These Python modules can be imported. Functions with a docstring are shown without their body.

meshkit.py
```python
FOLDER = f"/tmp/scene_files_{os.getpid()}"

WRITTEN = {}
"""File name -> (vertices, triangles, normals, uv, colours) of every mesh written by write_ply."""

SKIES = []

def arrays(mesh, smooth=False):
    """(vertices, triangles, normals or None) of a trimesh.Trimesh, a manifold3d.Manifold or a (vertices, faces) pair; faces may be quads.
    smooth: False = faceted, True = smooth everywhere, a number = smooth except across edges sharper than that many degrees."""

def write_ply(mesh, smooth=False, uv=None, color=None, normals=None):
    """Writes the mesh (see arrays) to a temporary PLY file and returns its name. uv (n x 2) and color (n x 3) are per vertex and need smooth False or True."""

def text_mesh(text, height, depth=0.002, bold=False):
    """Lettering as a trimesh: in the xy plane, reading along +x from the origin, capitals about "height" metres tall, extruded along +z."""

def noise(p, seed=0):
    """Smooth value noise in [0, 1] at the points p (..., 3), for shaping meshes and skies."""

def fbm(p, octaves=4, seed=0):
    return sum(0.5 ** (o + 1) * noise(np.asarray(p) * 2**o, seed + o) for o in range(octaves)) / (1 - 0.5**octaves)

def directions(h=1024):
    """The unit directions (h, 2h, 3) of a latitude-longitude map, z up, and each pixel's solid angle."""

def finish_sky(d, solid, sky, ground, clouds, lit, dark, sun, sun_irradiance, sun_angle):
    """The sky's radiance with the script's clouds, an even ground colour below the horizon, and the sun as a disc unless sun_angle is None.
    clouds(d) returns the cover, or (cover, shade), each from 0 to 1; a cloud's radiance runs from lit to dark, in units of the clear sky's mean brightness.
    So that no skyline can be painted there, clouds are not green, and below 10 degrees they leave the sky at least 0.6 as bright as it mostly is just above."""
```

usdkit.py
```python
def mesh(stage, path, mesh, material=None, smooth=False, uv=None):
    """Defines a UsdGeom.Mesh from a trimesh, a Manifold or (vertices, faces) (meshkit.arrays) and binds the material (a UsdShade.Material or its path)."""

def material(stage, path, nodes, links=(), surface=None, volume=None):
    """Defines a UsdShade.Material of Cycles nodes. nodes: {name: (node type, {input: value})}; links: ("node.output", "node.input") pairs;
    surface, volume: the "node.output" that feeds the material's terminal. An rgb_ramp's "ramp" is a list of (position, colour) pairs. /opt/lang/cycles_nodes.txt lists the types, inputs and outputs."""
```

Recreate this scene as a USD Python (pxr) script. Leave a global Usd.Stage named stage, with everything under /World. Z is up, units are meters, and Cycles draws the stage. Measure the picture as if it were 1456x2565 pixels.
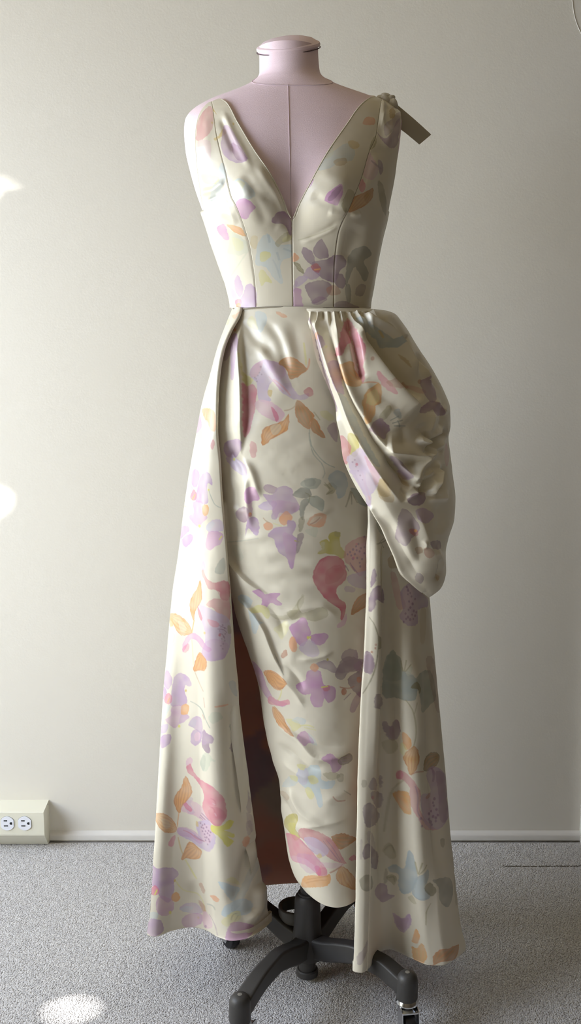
import math, random
import numpy as np, trimesh, usdkit, meshkit
from shapely.geometry import Polygon, Point, box as sbox
from pxr import Usd, UsdGeom, UsdLux, UsdShade, Sdf, Gf, Vt

random.seed(3)
RNG = np.random.default_rng(5)
stage = Usd.Stage.CreateInMemory()
UsdGeom.SetStageUpAxis(stage, UsdGeom.Tokens.z)
UsdGeom.SetStageMetersPerUnit(stage, 1.0)
world = UsdGeom.Xform.Define(stage, '/World')
UsdGeom.Scope.Define(stage, '/World/Looks')

# ------------------------------------------------------------------ camera, lights, exposure
FPX, PITCH, CAM = 2600.0, math.radians(9.5), np.array([0.0, -1.8, 1.2])
cam = UsdGeom.Camera.Define(stage, '/World/camera')
cam.AddTranslateOp().Set(Gf.Vec3d(*CAM))
cam.AddRotateXOp().Set(90.0 - math.degrees(PITCH))
cam.CreateHorizontalApertureAttr(36.0)
cam.CreateVerticalApertureAttr(36.0 * 2565 / 1456)
cam.CreateFocalLengthAttr(36.0 * FPX / 1456)
cam.CreateClippingRangeAttr(Gf.Vec2f(0.05, 50))
cam.CreateExposureAttr(-0.06)

WX, WALL_Y = -2.40, 0.547          # the window wall, the wall behind the gown


def rect_light(name, at, rot, w, h, power, colour, down=0.0):
    l = UsdLux.RectLight.Define(stage, '/World/' + name)
    l.AddTranslateOp().Set(Gf.Vec3d(*at))
    l.AddRotateXYZOp().Set(Gf.Vec3f(*rot))
    l.AddRotateXOp(opSuffix='tilt').Set(-down)
    l.CreateWidthAttr(w); l.CreateHeightAttr(h)
    l.CreateIntensityAttr(power); l.CreateColorAttr(Gf.Vec3f(*colour))
    return l


# daylight from the window on the left
rect_light('window_daylight', (WX + 0.07, -0.68, 1.05), (90, 0, -90), 1.90, 2.10, 8.5, (0.80, 0.93, 1.17), 34)      # sky, falling in
rect_light('window_ground_glow', (WX + 0.07, -0.68, 1.22), (90, 0, -90), 1.90, 2.30, 3.7, (1.0, 0.94, 0.66), -35)  # sunlit ground, rising
sun = UsdLux.DistantLight.Define(stage, '/World/sun')
SUN_DIR = np.array([0.80, 0.30, -0.36]); SUN_DIR /= np.linalg.norm(SUN_DIR)
sun_q = Gf.Rotation(Gf.Vec3d(0, 0, -1), Gf.Vec3d(*SUN_DIR)).GetQuat()
sun.AddOrientOp(UsdGeom.XformOp.PrecisionDouble).Set(Gf.Quatd(sun_q))
sun.CreateIntensityAttr(8.0); sun.CreateNormalizeAttr(True); sun.CreateAngleAttr(0.6); sun.CreateColorAttr(Gf.Vec3f(1, 0.98, 0.94))
dome = UsdLux.DomeLight.Define(stage, '/World/sky')
dome.CreateIntensityAttr(0.25); dome.CreateColorAttr(Gf.Vec3f(1.0, 0.96, 0.88))


# ------------------------------------------------------------------ helpers
def ray(px, py):
    return np.array([(px - 728) / FPX, 0, 0]) + np.array([0, math.cos(PITCH), -math.sin(PITCH)]) + (1282.5 - py) / FPX * np.array([0, math.sin(PITCH), math.cos(PITCH)])


def at(px, py, y):
    r = ray(px, py)
    return CAM + r * ((y - CAM[1]) / r[1])


def at_z(px, py, z):
    r = ray(px, py)
    return CAM + r * ((z - CAM[2]) / r[2])


used = {}


def numbered(name, parent):
    k = used.get((parent, name), 0)
    used[parent, name] = k + 1
    return f'{parent}/{name}' + (f'_{k:03d}' if k else '')


def tag(p, label=None, cat=None, group=None, kind=None):
    for k, v in (('label', label), ('category', cat), ('group', group), ('kind', kind)):
        if v:
            p.SetCustomDataByKey(k, v)
    return p


def thing(name, loc=(0, 0, 0), **kw):
    x = UsdGeom.Xform.Define(stage, numbered(name, '/World'))
    x.AddTranslateOp().Set(Gf.Vec3d(*map(float, loc)))
    x.GetPrim().SetCustomDataByKey('base', Gf.Vec3d(*map(float, loc)))
    return tag(x.GetPrim(), **kw)


def obj(name, mesh, material, parent=None, smooth=30, colour=None, label=None, **kw):
    """One Mesh prim; its points are given in world space. A parent that stands somewhere shifts them into its own frame."""
    root = str(parent.GetPath()) if parent else '/World'
    p = parent
    off = np.zeros(3)
    while p and p.GetPath() != Sdf.Path('/World'):
        b = p.GetCustomDataByKey('base')
        if b is not None:
            off = np.array(b)
        p = p.GetParent()
    v, f, n = meshkit.arrays(mesh, smooth)
    path = numbered(name, root)
    m = UsdGeom.Mesh.Define(stage, path)
    m.CreatePointsAttr(Vt.Vec3fArray.FromNumpy((v - off).astype(np.float32)))
    m.CreateFaceVertexCountsAttr(Vt.IntArray.FromNumpy(np.full(len(f), 3, np.int32)))
    m.CreateFaceVertexIndicesAttr(Vt.IntArray.FromNumpy(f.astype(np.int32).ravel()))
    m.CreateSubdivisionSchemeAttr('none')
    if n is not None:
        m.CreateNormalsAttr(Vt.Vec3fArray.FromNumpy(n.astype(np.float32)))
        m.SetNormalsInterpolation('vertex')
    if colour is not None:
        UsdGeom.PrimvarsAPI(m).CreatePrimvar('dye', Sdf.ValueTypeNames.Color3fArray, 'vertex').Set(Vt.Vec3fArray.FromNumpy(np.asarray(colour, np.float32)))
    UsdShade.MaterialBindingAPI.Apply(m.GetPrim()).Bind(material)
    tag(m.GetPrim(), label, **kw)
    return m.GetPrim()


def struct(name, mesh, material, parent=None, smooth=False, **kw):
    p = obj(name, mesh, material, parent, smooth)
    return tag(p, kind=None if parent else 'structure', **kw)


def lin(c):
    c = np.asarray(c, float) / 255
    return np.where(c <= 0.04045, c / 12.92, ((c + 0.055) / 1.055) ** 2.4)


def bx(x0, x1, y0, y1, z0, z1):
    b = trimesh.creation.box([x1 - x0, y1 - y0, z1 - z0])
    b.apply_translation([(x0 + x1) / 2, (y0 + y1) / 2, (z0 + z1) / 2])
    return b


def join(*ms):
    return trimesh.util.concatenate(list(ms))


def lathe(profile, at_=(0, 0, 0), sides=40):
    m = trimesh.creation.revolve(np.array(profile, float), sections=sides)
    m.apply_translation(at_)
    return m


def frames(path):
    p = np.asarray(path, float)
    t = np.gradient(p, axis=0)
    t /= np.linalg.norm(t, axis=1, keepdims=True)
    return p, t


def sweep(path, section, up=(0, 0, 1), scale=None, caps=True):
    """A closed section (n x 2: sideways, up) swept along a path."""
    p, t = frames(path)
    side = np.cross(t, up); side /= np.linalg.norm(side, axis=1, keepdims=True)
    u = np.cross(side, t)
    sc = np.ones((len(p), 2)) if scale is None else np.asarray(scale, float)
    s = np.asarray(section, float)
    v = p[:, None] + s[None, :, :1] * sc[:, None, :1] * side[:, None] + s[None, :, 1:] * sc[:, None, 1:] * u[:, None]
    n, k = len(p), len(s)
    i, j = np.meshgrid(np.arange(n - 1), np.arange(k), indexing='ij')
    q = np.stack([i * k + j, i * k + (j + 1) % k, (i + 1) * k + (j + 1) % k, (i + 1) * k + j], -1).reshape(-1, 4)
    v, f = v.reshape(-1, 3), [q[:, [0, 1, 2]], q[:, [0, 2, 3]]]
    if caps:
        v = np.vstack([v, p[0], p[-1]])
        a = np.arange(k)
        f += [np.stack([np.full(k, n * k), (a + 1) % k, a], 1), np.stack([np.full(k, n * k + 1), (n - 1) * k + a, (n - 1) * k + (a + 1) % k], 1)]
    m = trimesh.Trimesh(v, np.vstack(f), process=False)
    m.fix_normals()
    return m


def circle(r, k=10):
    a = np.arange(k) * 2 * np.pi / k
    return np.stack([r * np.cos(a), r * np.sin(a)], 1)


def rounded(w, h, r, k=4):
    pts = []
    for cx, cy, a0 in ((w / 2 - r, h / 2 - r, 0), (-w / 2 + r, h / 2 - r, 90), (-w / 2 + r, -h / 2 + r, 180), (w / 2 - r, -h / 2 + r, 270)):
        for a in np.radians(np.linspace(a0, a0 + 90, k)):
            pts.append((cx + r * math.cos(a), cy + r * math.sin(a)))
    return np.array(pts)


def spline(points, n):
    """Catmull-Rom through the points, n samples evenly spaced along it."""
    from scipy.interpolate import PchipInterpolator
    p = np.asarray(points, float)
    d = np.r_[0, np.cumsum(np.linalg.norm(np.diff(p[:, :3], axis=0), axis=1))]
    keep = np.r_[True, np.diff(d) > 1e-9]
    return PchipInterpolator(d[keep] / d[-1], p[keep])(np.linspace(0, 1, n))


def mat(name, base=(200, 200, 200), rough=0.6, bump=None, attr=None, through=0.0, **kw):
    nodes = {'p': ('principled_bsdf', {'base_color': tuple(lin(base)), 'roughness': rough, **kw})}
    links = []
    if attr:
        nodes['a'] = ('attribute', {'attribute': attr})
        links.append(('a.color', 'p.base_color'))
    if through:
        nodes['t'] = ('translucent_bsdf', {'color': tuple(lin(base))})
        nodes['mx'] = ('mix_closure', {'fac': through})
        links += [('p.BSDF', 'mx.closure1'), ('t.BSDF', 'mx.closure2')]
        if attr:
            links.append(('a.color', 't.color'))
    if bump:
        scale, strength, dist = bump
        nodes['tc'] = ('geometry', {})
        nodes['n'] = ('noise_texture', {'scale': scale, 'detail': 4.0, 'roughness': 0.6})
        nodes['b'] = ('bump', {'strength': strength, 'distance': dist})
        links += [('tc.position', 'n.vector'), ('n.fac', 'b.height'), ('b.normal', 'p.normal')]
    return usdkit.material(stage, '/World/Looks/' + name, nodes, links, surface='mx.closure' if through else 'p.BSDF')


M = dict(
    wall=mat('wall_paint', (225, 220, 209), 0.75, (220, 0.12, 0.002)),
    base=mat('baseboard_paint', (222, 218, 212), 0.6, (60, 0.15, 0.002)),
    far_wall=mat('room_paint', (118, 104, 84), 0.85),
    side_wall=mat('darkened_wall', (104, 88, 68), 0.7),  # unseen wall, darkened to keep bounce off the gown
    ceiling=mat('ceiling_paint', (188, 173, 144), 0.9),
    floor=mat('carpet_backing', (178, 174, 170), 0.95),
    added_blind=mat('added_blind_cloth', (235, 232, 225), 0.8),
    frame=mat('window_frame_paint', (235, 235, 232), 0.5),
    linen=mat('pink_linen', (246, 222, 230), 0.85, (900, 0.35, 0.001), sheen_weight=0.15),
    linen_edge=mat('pink_linen_piping', (214, 192, 200), 0.85),
    crevice=mat('cap_gap_shade', (92, 76, 82), 0.9),  # dark pink standing in for shade in the gap under the cap
    iron=mat('black_iron', (62, 60, 58), 0.48, (700, 0.2, 0.0006), specular_ior_level=0.45),
    iron_worn=mat('worn_pedal_iron', (96, 94, 88), 0.5, (500, 0.2, 0.0006)),
    chrome=mat('caster_chrome', (215, 217, 220), 0.16, metallic=1.0),
    rubber=mat('caster_rubber', (24, 23, 26), 0.5),
    rivet=mat('rivet_steel', (165, 162, 155), 0.35, metallic=0.6),
    satin=mat('printed_satin', attr='dye', rough=0.34, bump=(1500, 0.05, 0.0004), through=0.07, specular_ior_level=0.62),
    lining=mat('tinted_lining', attr='dye', rough=0.6, bump=(60, 0.2, 0.002), through=0.35),
    thread=mat('seam_thread', (150, 142, 126), 0.8),
    paper=mat('tag_paper', (172, 164, 148), 0.8, (300, 0.1, 0.0005)),
    outlet_box=mat('raceway_enamel', (229, 226, 208), 0.45, (40, 0.08, 0.001)),
    outlet=mat('outlet_plastic', (236, 238, 246), 0.3),
    slot=mat('outlet_slot', (22, 26, 28), 0.6),
    socket_outline=mat('outline_grey', (120, 122, 118), 0.8),  # even grey for the ring around each socket face
    seam_dark=mat('carpet_seam', (92, 86, 76), 0.95),  # dark strip laid along the carpet seam
)
for k, c in enumerate([(194, 191, 190), (182, 179, 178), (204, 201, 199)]):
    M[f'pile{k}'] = mat(f'carpet_yarn_{"abc"[k]}', c, 0.95)

# ------------------------------------------------------------------ the room
struct('floor', bx(WX, 3.0, -3.4, WALL_Y + 0.1, -0.05, 0.0), M['floor'], label='grey loop pile carpet floor of the room', cat='floor')
struct('wall_back', bx(WX, 3.0, WALL_Y, WALL_Y + 0.1, 0, 2.7), M['wall'], label='plain off-white wall behind the dressed form', cat='wall')
struct('ceiling', bx(WX, 3.0, -3.4, WALL_Y, 2.6, 2.7), M['ceiling'])
struct('wall_right', bx(3.0, 3.1, -3.4, WALL_Y, 0, 2.7), M['side_wall'])
struct('wall_front', bx(WX, 3.0, -3.5, -3.4, 0, 2.7), M['far_wall'])

# the window wall: an opening closed by an added, unseen blind, its gaps cut to throw three sun patches
W_Y0, W_Y1, W_Z0, W_Z1 = -1.68, 0.44, 0.06, 2.42
left = Polygon([(-3.4, 0), (WALL_Y, 0), (WALL_Y, 2.7), (-3.4, 2.7)], [[(W_Y0, W_Z0), (W_Y1, W_Z0), (W_Y1, W_Z1), (W_Y0, W_Z1)]])


def upright(poly, x0, x1):
    m = trimesh.creation.extrude_polygon(poly, x1 - x0, engine='earcut')
    v = np.array(m.vertices)
    return trimesh.Trimesh(np.stack([x0 + v[:, 2], v[:, 0], v[:, 1]], 1), m.faces[:, ::1], process=False)


def sun_gap(points, grow=0.0):
    """The opening in the blind through which the sun reaches these points of the room."""
    out = []
    for p in points:
        q = p - SUN_DIR * ((p[0] - (WX + 0.0)) / SUN_DIR[0])
        out.append((q[1], q[2]))
    return Polygon(out).buffer(-0.001)


struct('wall_left', upright(left, WX - 0.12, WX), M['wall'])
gap_floor = sun_gap([at_z(185 + 56 * math.cos(a) + 10 * math.sin(a), 2531 + 32 * math.sin(a) - 6 * math.cos(a), 0.0) for a in np.linspace(0, 2 * np.pi, 24)[:-1]])
gap_low = sun_gap([at(x - 16, y, WALL_Y) for x, y in ((-60, 1250), (-20, 1226), (15, 1217), (31, 1218), (38, 1232), (37, 1252), (28, 1270), (10, 1285), (-20, 1302), (-60, 1310))])
gap_high = sun_gap([at(x - 14, 0.25 * 456 + 0.75 * y, WALL_Y) for x, y in ((-60, 470), (-10, 456), (25, 448), (44, 444), (52, 450), (49, 459), (34, 467), (18, 467), (8, 473), (0, 492), (-20, 520), (-60, 540))])
added_blind = sbox(W_Y0, W_Z0, W_Y1, W_Z1)
for g in (gap_floor, gap_low, gap_high):
    added_blind = added_blind.difference(g)
window = tag(UsdGeom.Xform.Define(stage, '/World/window_1').GetPrim(), kind='structure')
bars = [bx(WX - 0.06, WX - 0.02, W_Y0, W_Y1, W_Z0, W_Z0 + 0.04), bx(WX - 0.06, WX - 0.02, W_Y0, W_Y1, W_Z1 - 0.04, W_Z1),
        bx(WX - 0.06, WX - 0.02, W_Y0, W_Y0 + 0.04, W_Z0, W_Z1), bx(WX - 0.06, WX - 0.02, W_Y1 - 0.04, W_Y1, W_Z0, W_Z1)]
struct('window_frame', join(*bars), M['frame'], window)
struct('added_blind', upright(added_blind, WX - 0.004, WX), M['added_blind'], window)

# baseboard: a low strip with a soft top, painted with the wall
prof = [(0, 0), (0.010, 0), (0.010, 0.011), (0.008, 0.0145), (0.004, 0.018), (0.0, 0.021)]
bb = trimesh.creation.extrude_polygon(Polygon(prof), 5.4, engine='earcut')
v = np.array(bb.vertices)
bb = trimesh.Trimesh(np.stack([WX + v[:, 2], WALL_Y - v[:, 0], 0.006 + v[:, 1]], 1), bb.faces, process=False)
bb.fix_normals()
struct('baseboard_back', bb, M['base'], smooth=50)
# corner of a casing standing proud of the wall at the far right
cx = at(1453.5, 2060, WALL_Y)[0]
struct('trim_1', bx(cx, cx + 0.10, WALL_Y - 0.022, WALL_Y, 0.0, 2.6), M['base'])
crack = [at(x, y, WALL_Y - 0.0005) for x, y in ((1431, -25), (1434, 0), (1437, 25), (1442, 48), (1449, 68), (1458, 86), (1470, 100))]
struct('trim_2', sweep(spline(crack, 30), circle(0.0009, 6), up=(0, 1, 0)), M['base'], smooth=40)

# carpet pile: jittered rows of yarn loops
pile = UsdGeom.PointInstancer.Define(stage, '/World/carpet_pile')
tag(pile.GetPrim(), 'grey looped carpet pile covering the floor', 'carpet', kind='stuff')
step = 0.0031
gx, gy = np.meshgrid(np.arange(-0.95, 1.05, step), np.arange(-0.86, WALL_Y - 0.013, step * 0.95))
gx = gx + (np.arange(gx.shape[0]) % 2)[:, None] * step / 2
px_, py_ = gx.ravel() + RNG.normal(0, 0.0006, gx.size), gy.ravel() + RNG.normal(0, 0.0006, gx.size)
seam_y = at_z(1350, 2170, 0)[1]
keep = ~((np.abs(py_ - seam_y - 0.001 * np.sin(px_ * 9)) < 0.0026) & (px_ > at_z(1262, 2170, 0)[0]))
px_, py_ = px_[keep], py_[keep]
n = len(px_)
protos = []
for k in range(3):
    ico = trimesh.creation.icosphere(1, 1.0)
    vv = np.array(ico.vertices) * [1, 0.82, 0.9]
    vv += 0.12 * (meshkit.noise(vv * 2 + k * 7, k)[:, None] - 0.5) * vv
    p = usdkit.mesh(stage, f'/World/carpet_pile/yarn_loop_{k:03d}' if k else '/World/carpet_pile/yarn_loop', trimesh.Trimesh(vv, ico.faces, process=False), M[f'pile{k}'], smooth=True)
    protos.append(p.GetPath())
pile.CreatePrototypesRel().SetTargets(protos)
pile.CreateProtoIndicesAttr(Vt.IntArray.FromNumpy(RNG.choice(3, n, p=[0.5, 0.28, 0.22]).astype(np.int32)))
size = 0.00215 * (1 + RNG.normal(0, 0.12, n))
hgt = 0.0002 + RNG.uniform(0, 0.00045, n)
pile.CreatePositionsAttr(Vt.Vec3fArray.FromNumpy(np.stack([px_, py_, hgt], 1).astype(np.float32)))
pile.CreateScalesAttr(Vt.Vec3fArray.FromNumpy(np.stack([size, size, size * 0.62], 1).astype(np.float32)))
ang = RNG.normal(0.5, 0.5, n) / 2
pile.CreateOrientationsAttr(Vt.QuathArray.FromNumpy(np.stack([0 * ang, 0 * ang, np.sin(ang), np.cos(ang)], 1).astype(np.float16)))
struct('trim_3', bx(at_z(1262, 2170, 0)[0], 0.9, seam_y - 0.0022, seam_y + 0.0022, 0, 0.0006), M['seam_dark'])

# ------------------------------------------------------------------ outlet raceway on the left
bb0, bb1 = at(109.6, 2034, WALL_Y - 0.055), at(111, 2089, WALL_Y - 0.055)
x1 = (bb0[0] + bb1[0]) / 2
zt, z1, z0 = at(127.5, 2003.5, WALL_Y)[2], bb0[2], bb1[2]
zb = 0.004
yb = at_z(120, 2114, 0.004)[1]
race = thing('outlet_raceway', (x1 - 0.15, WALL_Y - 0.03, 0.0), label='cream metal outlet raceway with two white sockets at the foot of the wall', cat='electrical outlet')
prof = Polygon([(WALL_Y, zb), (yb, zb), (WALL_Y - 0.055, z0 - 0.004), (WALL_Y - 0.0555, z0), (WALL_Y - 0.0555, z1 - 0.002), (WALL_Y - 0.054, z1), (WALL_Y - 0.002, zt), (WALL_Y, zt)])
body = trimesh.creation.extrude_polygon(prof, 0.62, engine='earcut')
v = np.array(body.vertices)
body = trimesh.Trimesh(np.stack([x1 - 0.62 + v[:, 2], v[:, 0], v[:, 1]], 1), body.faces, process=False)
body.fix_normals()
obj('body', body, M['outlet_box'], race, smooth=False)
yf = WALL_Y - 0.0555


def flat(poly, y0, y1):
    m = trimesh.creation.extrude_polygon(poly, y0 - y1, engine='earcut')
    v = np.array(m.vertices)
    m = trimesh.Trimesh(np.stack([v[:, 0], y1 + v[:, 2], v[:, 1]], 1), m.faces, process=False)
    m.fix_normals()
    return m


for c in (18.4, 62.0):
    ctr = at(c, 2062.0, yf)
    r = (at(c + 18.2, 2062, yf) - ctr)[0]
    w = (at(c + 16.2, 2062, yf) - ctr)[0]
    k = r / 18.2                                   # metres to a pixel at the socket
    disc = Point(ctr[0], ctr[2]).buffer(r, 24).intersection(sbox(ctr[0] - w, 0, ctr[0] + w, 1))
    sock = obj('socket', flat(disc, yf, yf - 0.0022), M['outlet'], race, smooth=False, label='white plastic socket face')
    obj('gap', flat(disc.buffer(0.0005).difference(disc), yf + 0.0005, yf - 0.0004), M['socket_outline'], sock, smooth=False)
    for (dx0, dx1, dz) in ((-8.2, 0.6, 7.4), (-8.4, 2.0, -6.0)):
        obj('slot', flat(sbox(ctr[0] + k * dx0, ctr[2] + k * (dz - 1.25), ctr[0] + k * dx1, ctr[2] + k * (dz + 1.25)), yf - 0.0018, yf - 0.0026), M['slot'], sock, smooth=False)
    obj('ground_hole', flat(Point(ctr[0] + k * 9.4, ctr[2] + k * 0.4).buffer(k * 3.0, 10).union(sbox(ctr[0] + k * 8.4, ctr[2] - k * 2.6, ctr[0] + k * 12.2, ctr[2] + k * 3.4)), yf - 0.0018, yf - 0.0026), M['slot'], sock, smooth=False)
obj('screw', lathe([(0, 0), (0.0022, 0), (0.0018, 0.0008), (0, 0.001)], (0, 0, 0), 12).apply_transform(trimesh.transformations.rotation_matrix(math.pi / 2, [0, 1, 0])).apply_translation([x1, WALL_Y - 0.012, at(126, 2014, WALL_Y - 0.01)[2]]), M['rivet'], race)

# ------------------------------------------------------------------ the dress form
from scipy.interpolate import PchipInterpolator
#        py    L    R    bF     bB
TORSO = [(122, 649, 797, 0.049, 0.050), (160, 650, 799, 0.049, 0.052), (182, 650, 802, 0.050, 0.055), (196, 645, 811, 0.052, 0.060), (207, 632, 829, 0.055, 0.066),
         (218, 613, 852, 0.058, 0.072), (228, 590, 880, 0.061, 0.078), (238, 563, 910, 0.064, 0.082), (248, 535, 938, 0.067, 0.086),
         (260, 510, 963, 0.071, 0.090), (275, 486, 986, 0.076, 0.094), (290, 471, 1000, 0.081, 0.097), (305, 464, 1006, 0.086, 0.100), (330, 462, 1004, 0.093, 0.103),
         (380, 466, 998, 0.104, 0.106), (430, 477, 989, 0.112, 0.106), (480, 491, 979, 0.116, 0.104), (520, 505, 970, 0.114, 0.101), (560, 519, 962, 0.109, 0.097), (600, 532, 952, 0.103, 0.092),
         (660, 553, 940, 0.095, 0.084), (720, 573, 930, 0.088, 0.078), (772, 583, 922, 0.085, 0.076), (830, 572, 930, 0.090, 0.085), (900, 550, 948, 0.098, 0.10),
         (1000, 530, 968, 0.104, 0.12), (1100, 530, 972, 0.10, 0.12), (1200, 545, 965, 0.09, 0.10)]
T = np.array(TORSO, float)
tz = np.array([at(700, r[0], 0)[2] for r in T])
txl = np.array([at(r[1], r[0], 0)[0] for r in T])
txr = np.array([at(r[2], r[0], 0)[0] for r in T])
order = np.argsort(tz)
body_of = PchipInterpolator(tz[order], np.stack([txl, txr, T[:, 3], T[:, 4]], 1)[order])
APEX = [at(628, 505, -0.115), at(848, 505, -0.115)]


def exponent(z):
    return 2.0 + 0.5 * np.clip((1.60 - z) / 0.1, 0, 1)


def body_point(theta, z, off=0.0, bust=1.0):
    """The form's surface: theta 0 faces the camera, -90 degrees is the left of the picture, 180 the back."""
    z = np.asarray(z, float)
    b = body_of(np.clip(z, tz.min(), tz.max()))
    cx, a = (b[..., 0] + b[..., 1]) / 2, (b[..., 1] - b[..., 0]) / 2 + off
    n = exponent(z)
    s, c = np.sin(theta), np.cos(theta)
    x = cx + a * np.sign(s) * np.abs(s) ** (2 / n)
    d = np.where(c > 0, b[..., 2], b[..., 3]) + off
    y = -d * np.sign(c) * np.abs(c) ** (2 / n)
    front = np.clip(c * 2, 0, 1)
    for q in APEX:
        r2 = ((x - q[0]) / 0.045) ** 2 + ((z - q[2]) / np.where(z > q[2], 0.075, 0.045)) ** 2
        y = y - bust * 0.026 * np.exp(-r2) * front
    y = y + bust * 0.010 * np.exp(-((x - 0.005) / 0.022) ** 2 - ((z - APEX[0][2]) / 0.06) ** 2) * front
    return np.stack([x, y, z + 0 * x], -1)


def theta_of(x, z, off=0.0):
    b = body_of(z)
    cx, a = (b[..., 0] + b[..., 1]) / 2, (b[..., 1] - b[..., 0]) / 2 + off
    xi = np.clip((x - cx) / a, -1, 1)
    n = exponent(z)
    return np.arcsin(np.sign(xi) * np.abs(xi) ** (n / 2))


def grid_faces(rows, cols, wrap=False):
    i, j = np.meshgrid(np.arange(rows - 1), np.arange(cols if wrap else cols - 1), indexing='ij')
    q = np.stack([i * cols + j, (i + 1) * cols + j, (i + 1) * cols + (j + 1) % cols, i * cols + (j + 1) % cols], -1).reshape(-1, 4)
    return np.vstack([q[:, [0, 1, 2]], q[:, [0, 2, 3]]])


form = thing('dress_form', (0.03, 0, 0), label='pink linen dress form on a black iron caster base under the gown', cat='dress form')
zz = np.concatenate([np.linspace(tz.max(), 1.54, 90), np.linspace(1.54, tz.min(), 90)[1:]])
th = np.linspace(-np.pi, np.pi, 161)[:-1]
TH, ZZ = np.meshgrid(th, zz)
tv = body_point(TH, ZZ, 0, 0.8).reshape(-1, 3)
obj('torso', trimesh.Trimesh(np.vstack([tv, [[0.0, 0, zz[-1]]]]), np.vstack([grid_faces(len(zz), len(th), True), [[(len(zz) - 1) * 160 + j, len(zz) * 160, (len(zz) - 1) * 160 + (j + 1) % 160] for j in range(160)]]), process=False), M['linen'], form, smooth=True, label='pink linen torso')
# neck cap: a slightly tilted padded disc with a raised rim
R = trimesh.transformations.rotation_matrix
rcap = 0.0525
cap = lathe([(0, -0.004), (rcap - 0.004, -0.004), (rcap - 0.001, -0.0025), (rcap, 0.0), (rcap - 0.0005, 0.003), (rcap - 0.003, 0.0048), (rcap - 0.0045, 0.005), (rcap - 0.006, 0.0062), (0.040, 0.0105), (0.028, 0.0140), (0.015, 0.016), (0, 0.0168)], sides=64)
capm = R(math.radians(-5.5), [0, 1, 0]) @ R(math.radians(21), [1, 0, 0])
cap.apply_transform(capm)
cc = at(722.5, 118, 0.0)
cap.apply_translation(cc)
obj('neck_cap', cap, M['linen'], form, smooth=30, label='padded pink neck cap')
ring = np.array([[0.0521 * math.cos(a), 0.0521 * math.sin(a), -0.0044] for a in np.linspace(0, 2 * np.pi, 73)]) @ capm[:3, :3].T + cc
obj('cap_gap_ring', sweep(ring, circle(0.0008, 6), caps=False), M['crevice'], form, smooth=40, label='dark ring for the shaded gap under the neck cap')
neck = lathe([(0, 0), (0.048, 0), (0.048, -0.012), (0, -0.012)], sides=64)
neck.apply_transform(capm); neck.apply_translation(cc + [0, 0, -0.004])
obj('neck_stump', neck, M['linen'], form, smooth=30)
# seams of the form
zl = np.linspace(at(720, 213, -0.06)[2], at(730, 560, -0.1)[2], 60)
cs = body_point(theta_of(np.linspace(at(722, 214, -0.06)[0], at(730, 545, -0.1)[0], 60), zl), zl, 0.0002, 0.8)
obj('center_seam', sweep(cs, circle(0.0008, 6), up=(0, -1, 0)), M['linen_edge'], form, smooth=40)
ns = []
for a in np.linspace(-np.pi, np.pi, 90):
    zr = at(725, 193, 0)[2] - (0.0275 if math.cos(a) > 0 else 0.004) * math.cos(a)
    ns.append(body_point(np.array(a), np.array(zr), 0.0003, 0))
obj('neck_seam', sweep(np.array(ns), circle(0.0007, 6), caps=False), M['linen_edge'], form, smooth=40)

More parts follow.
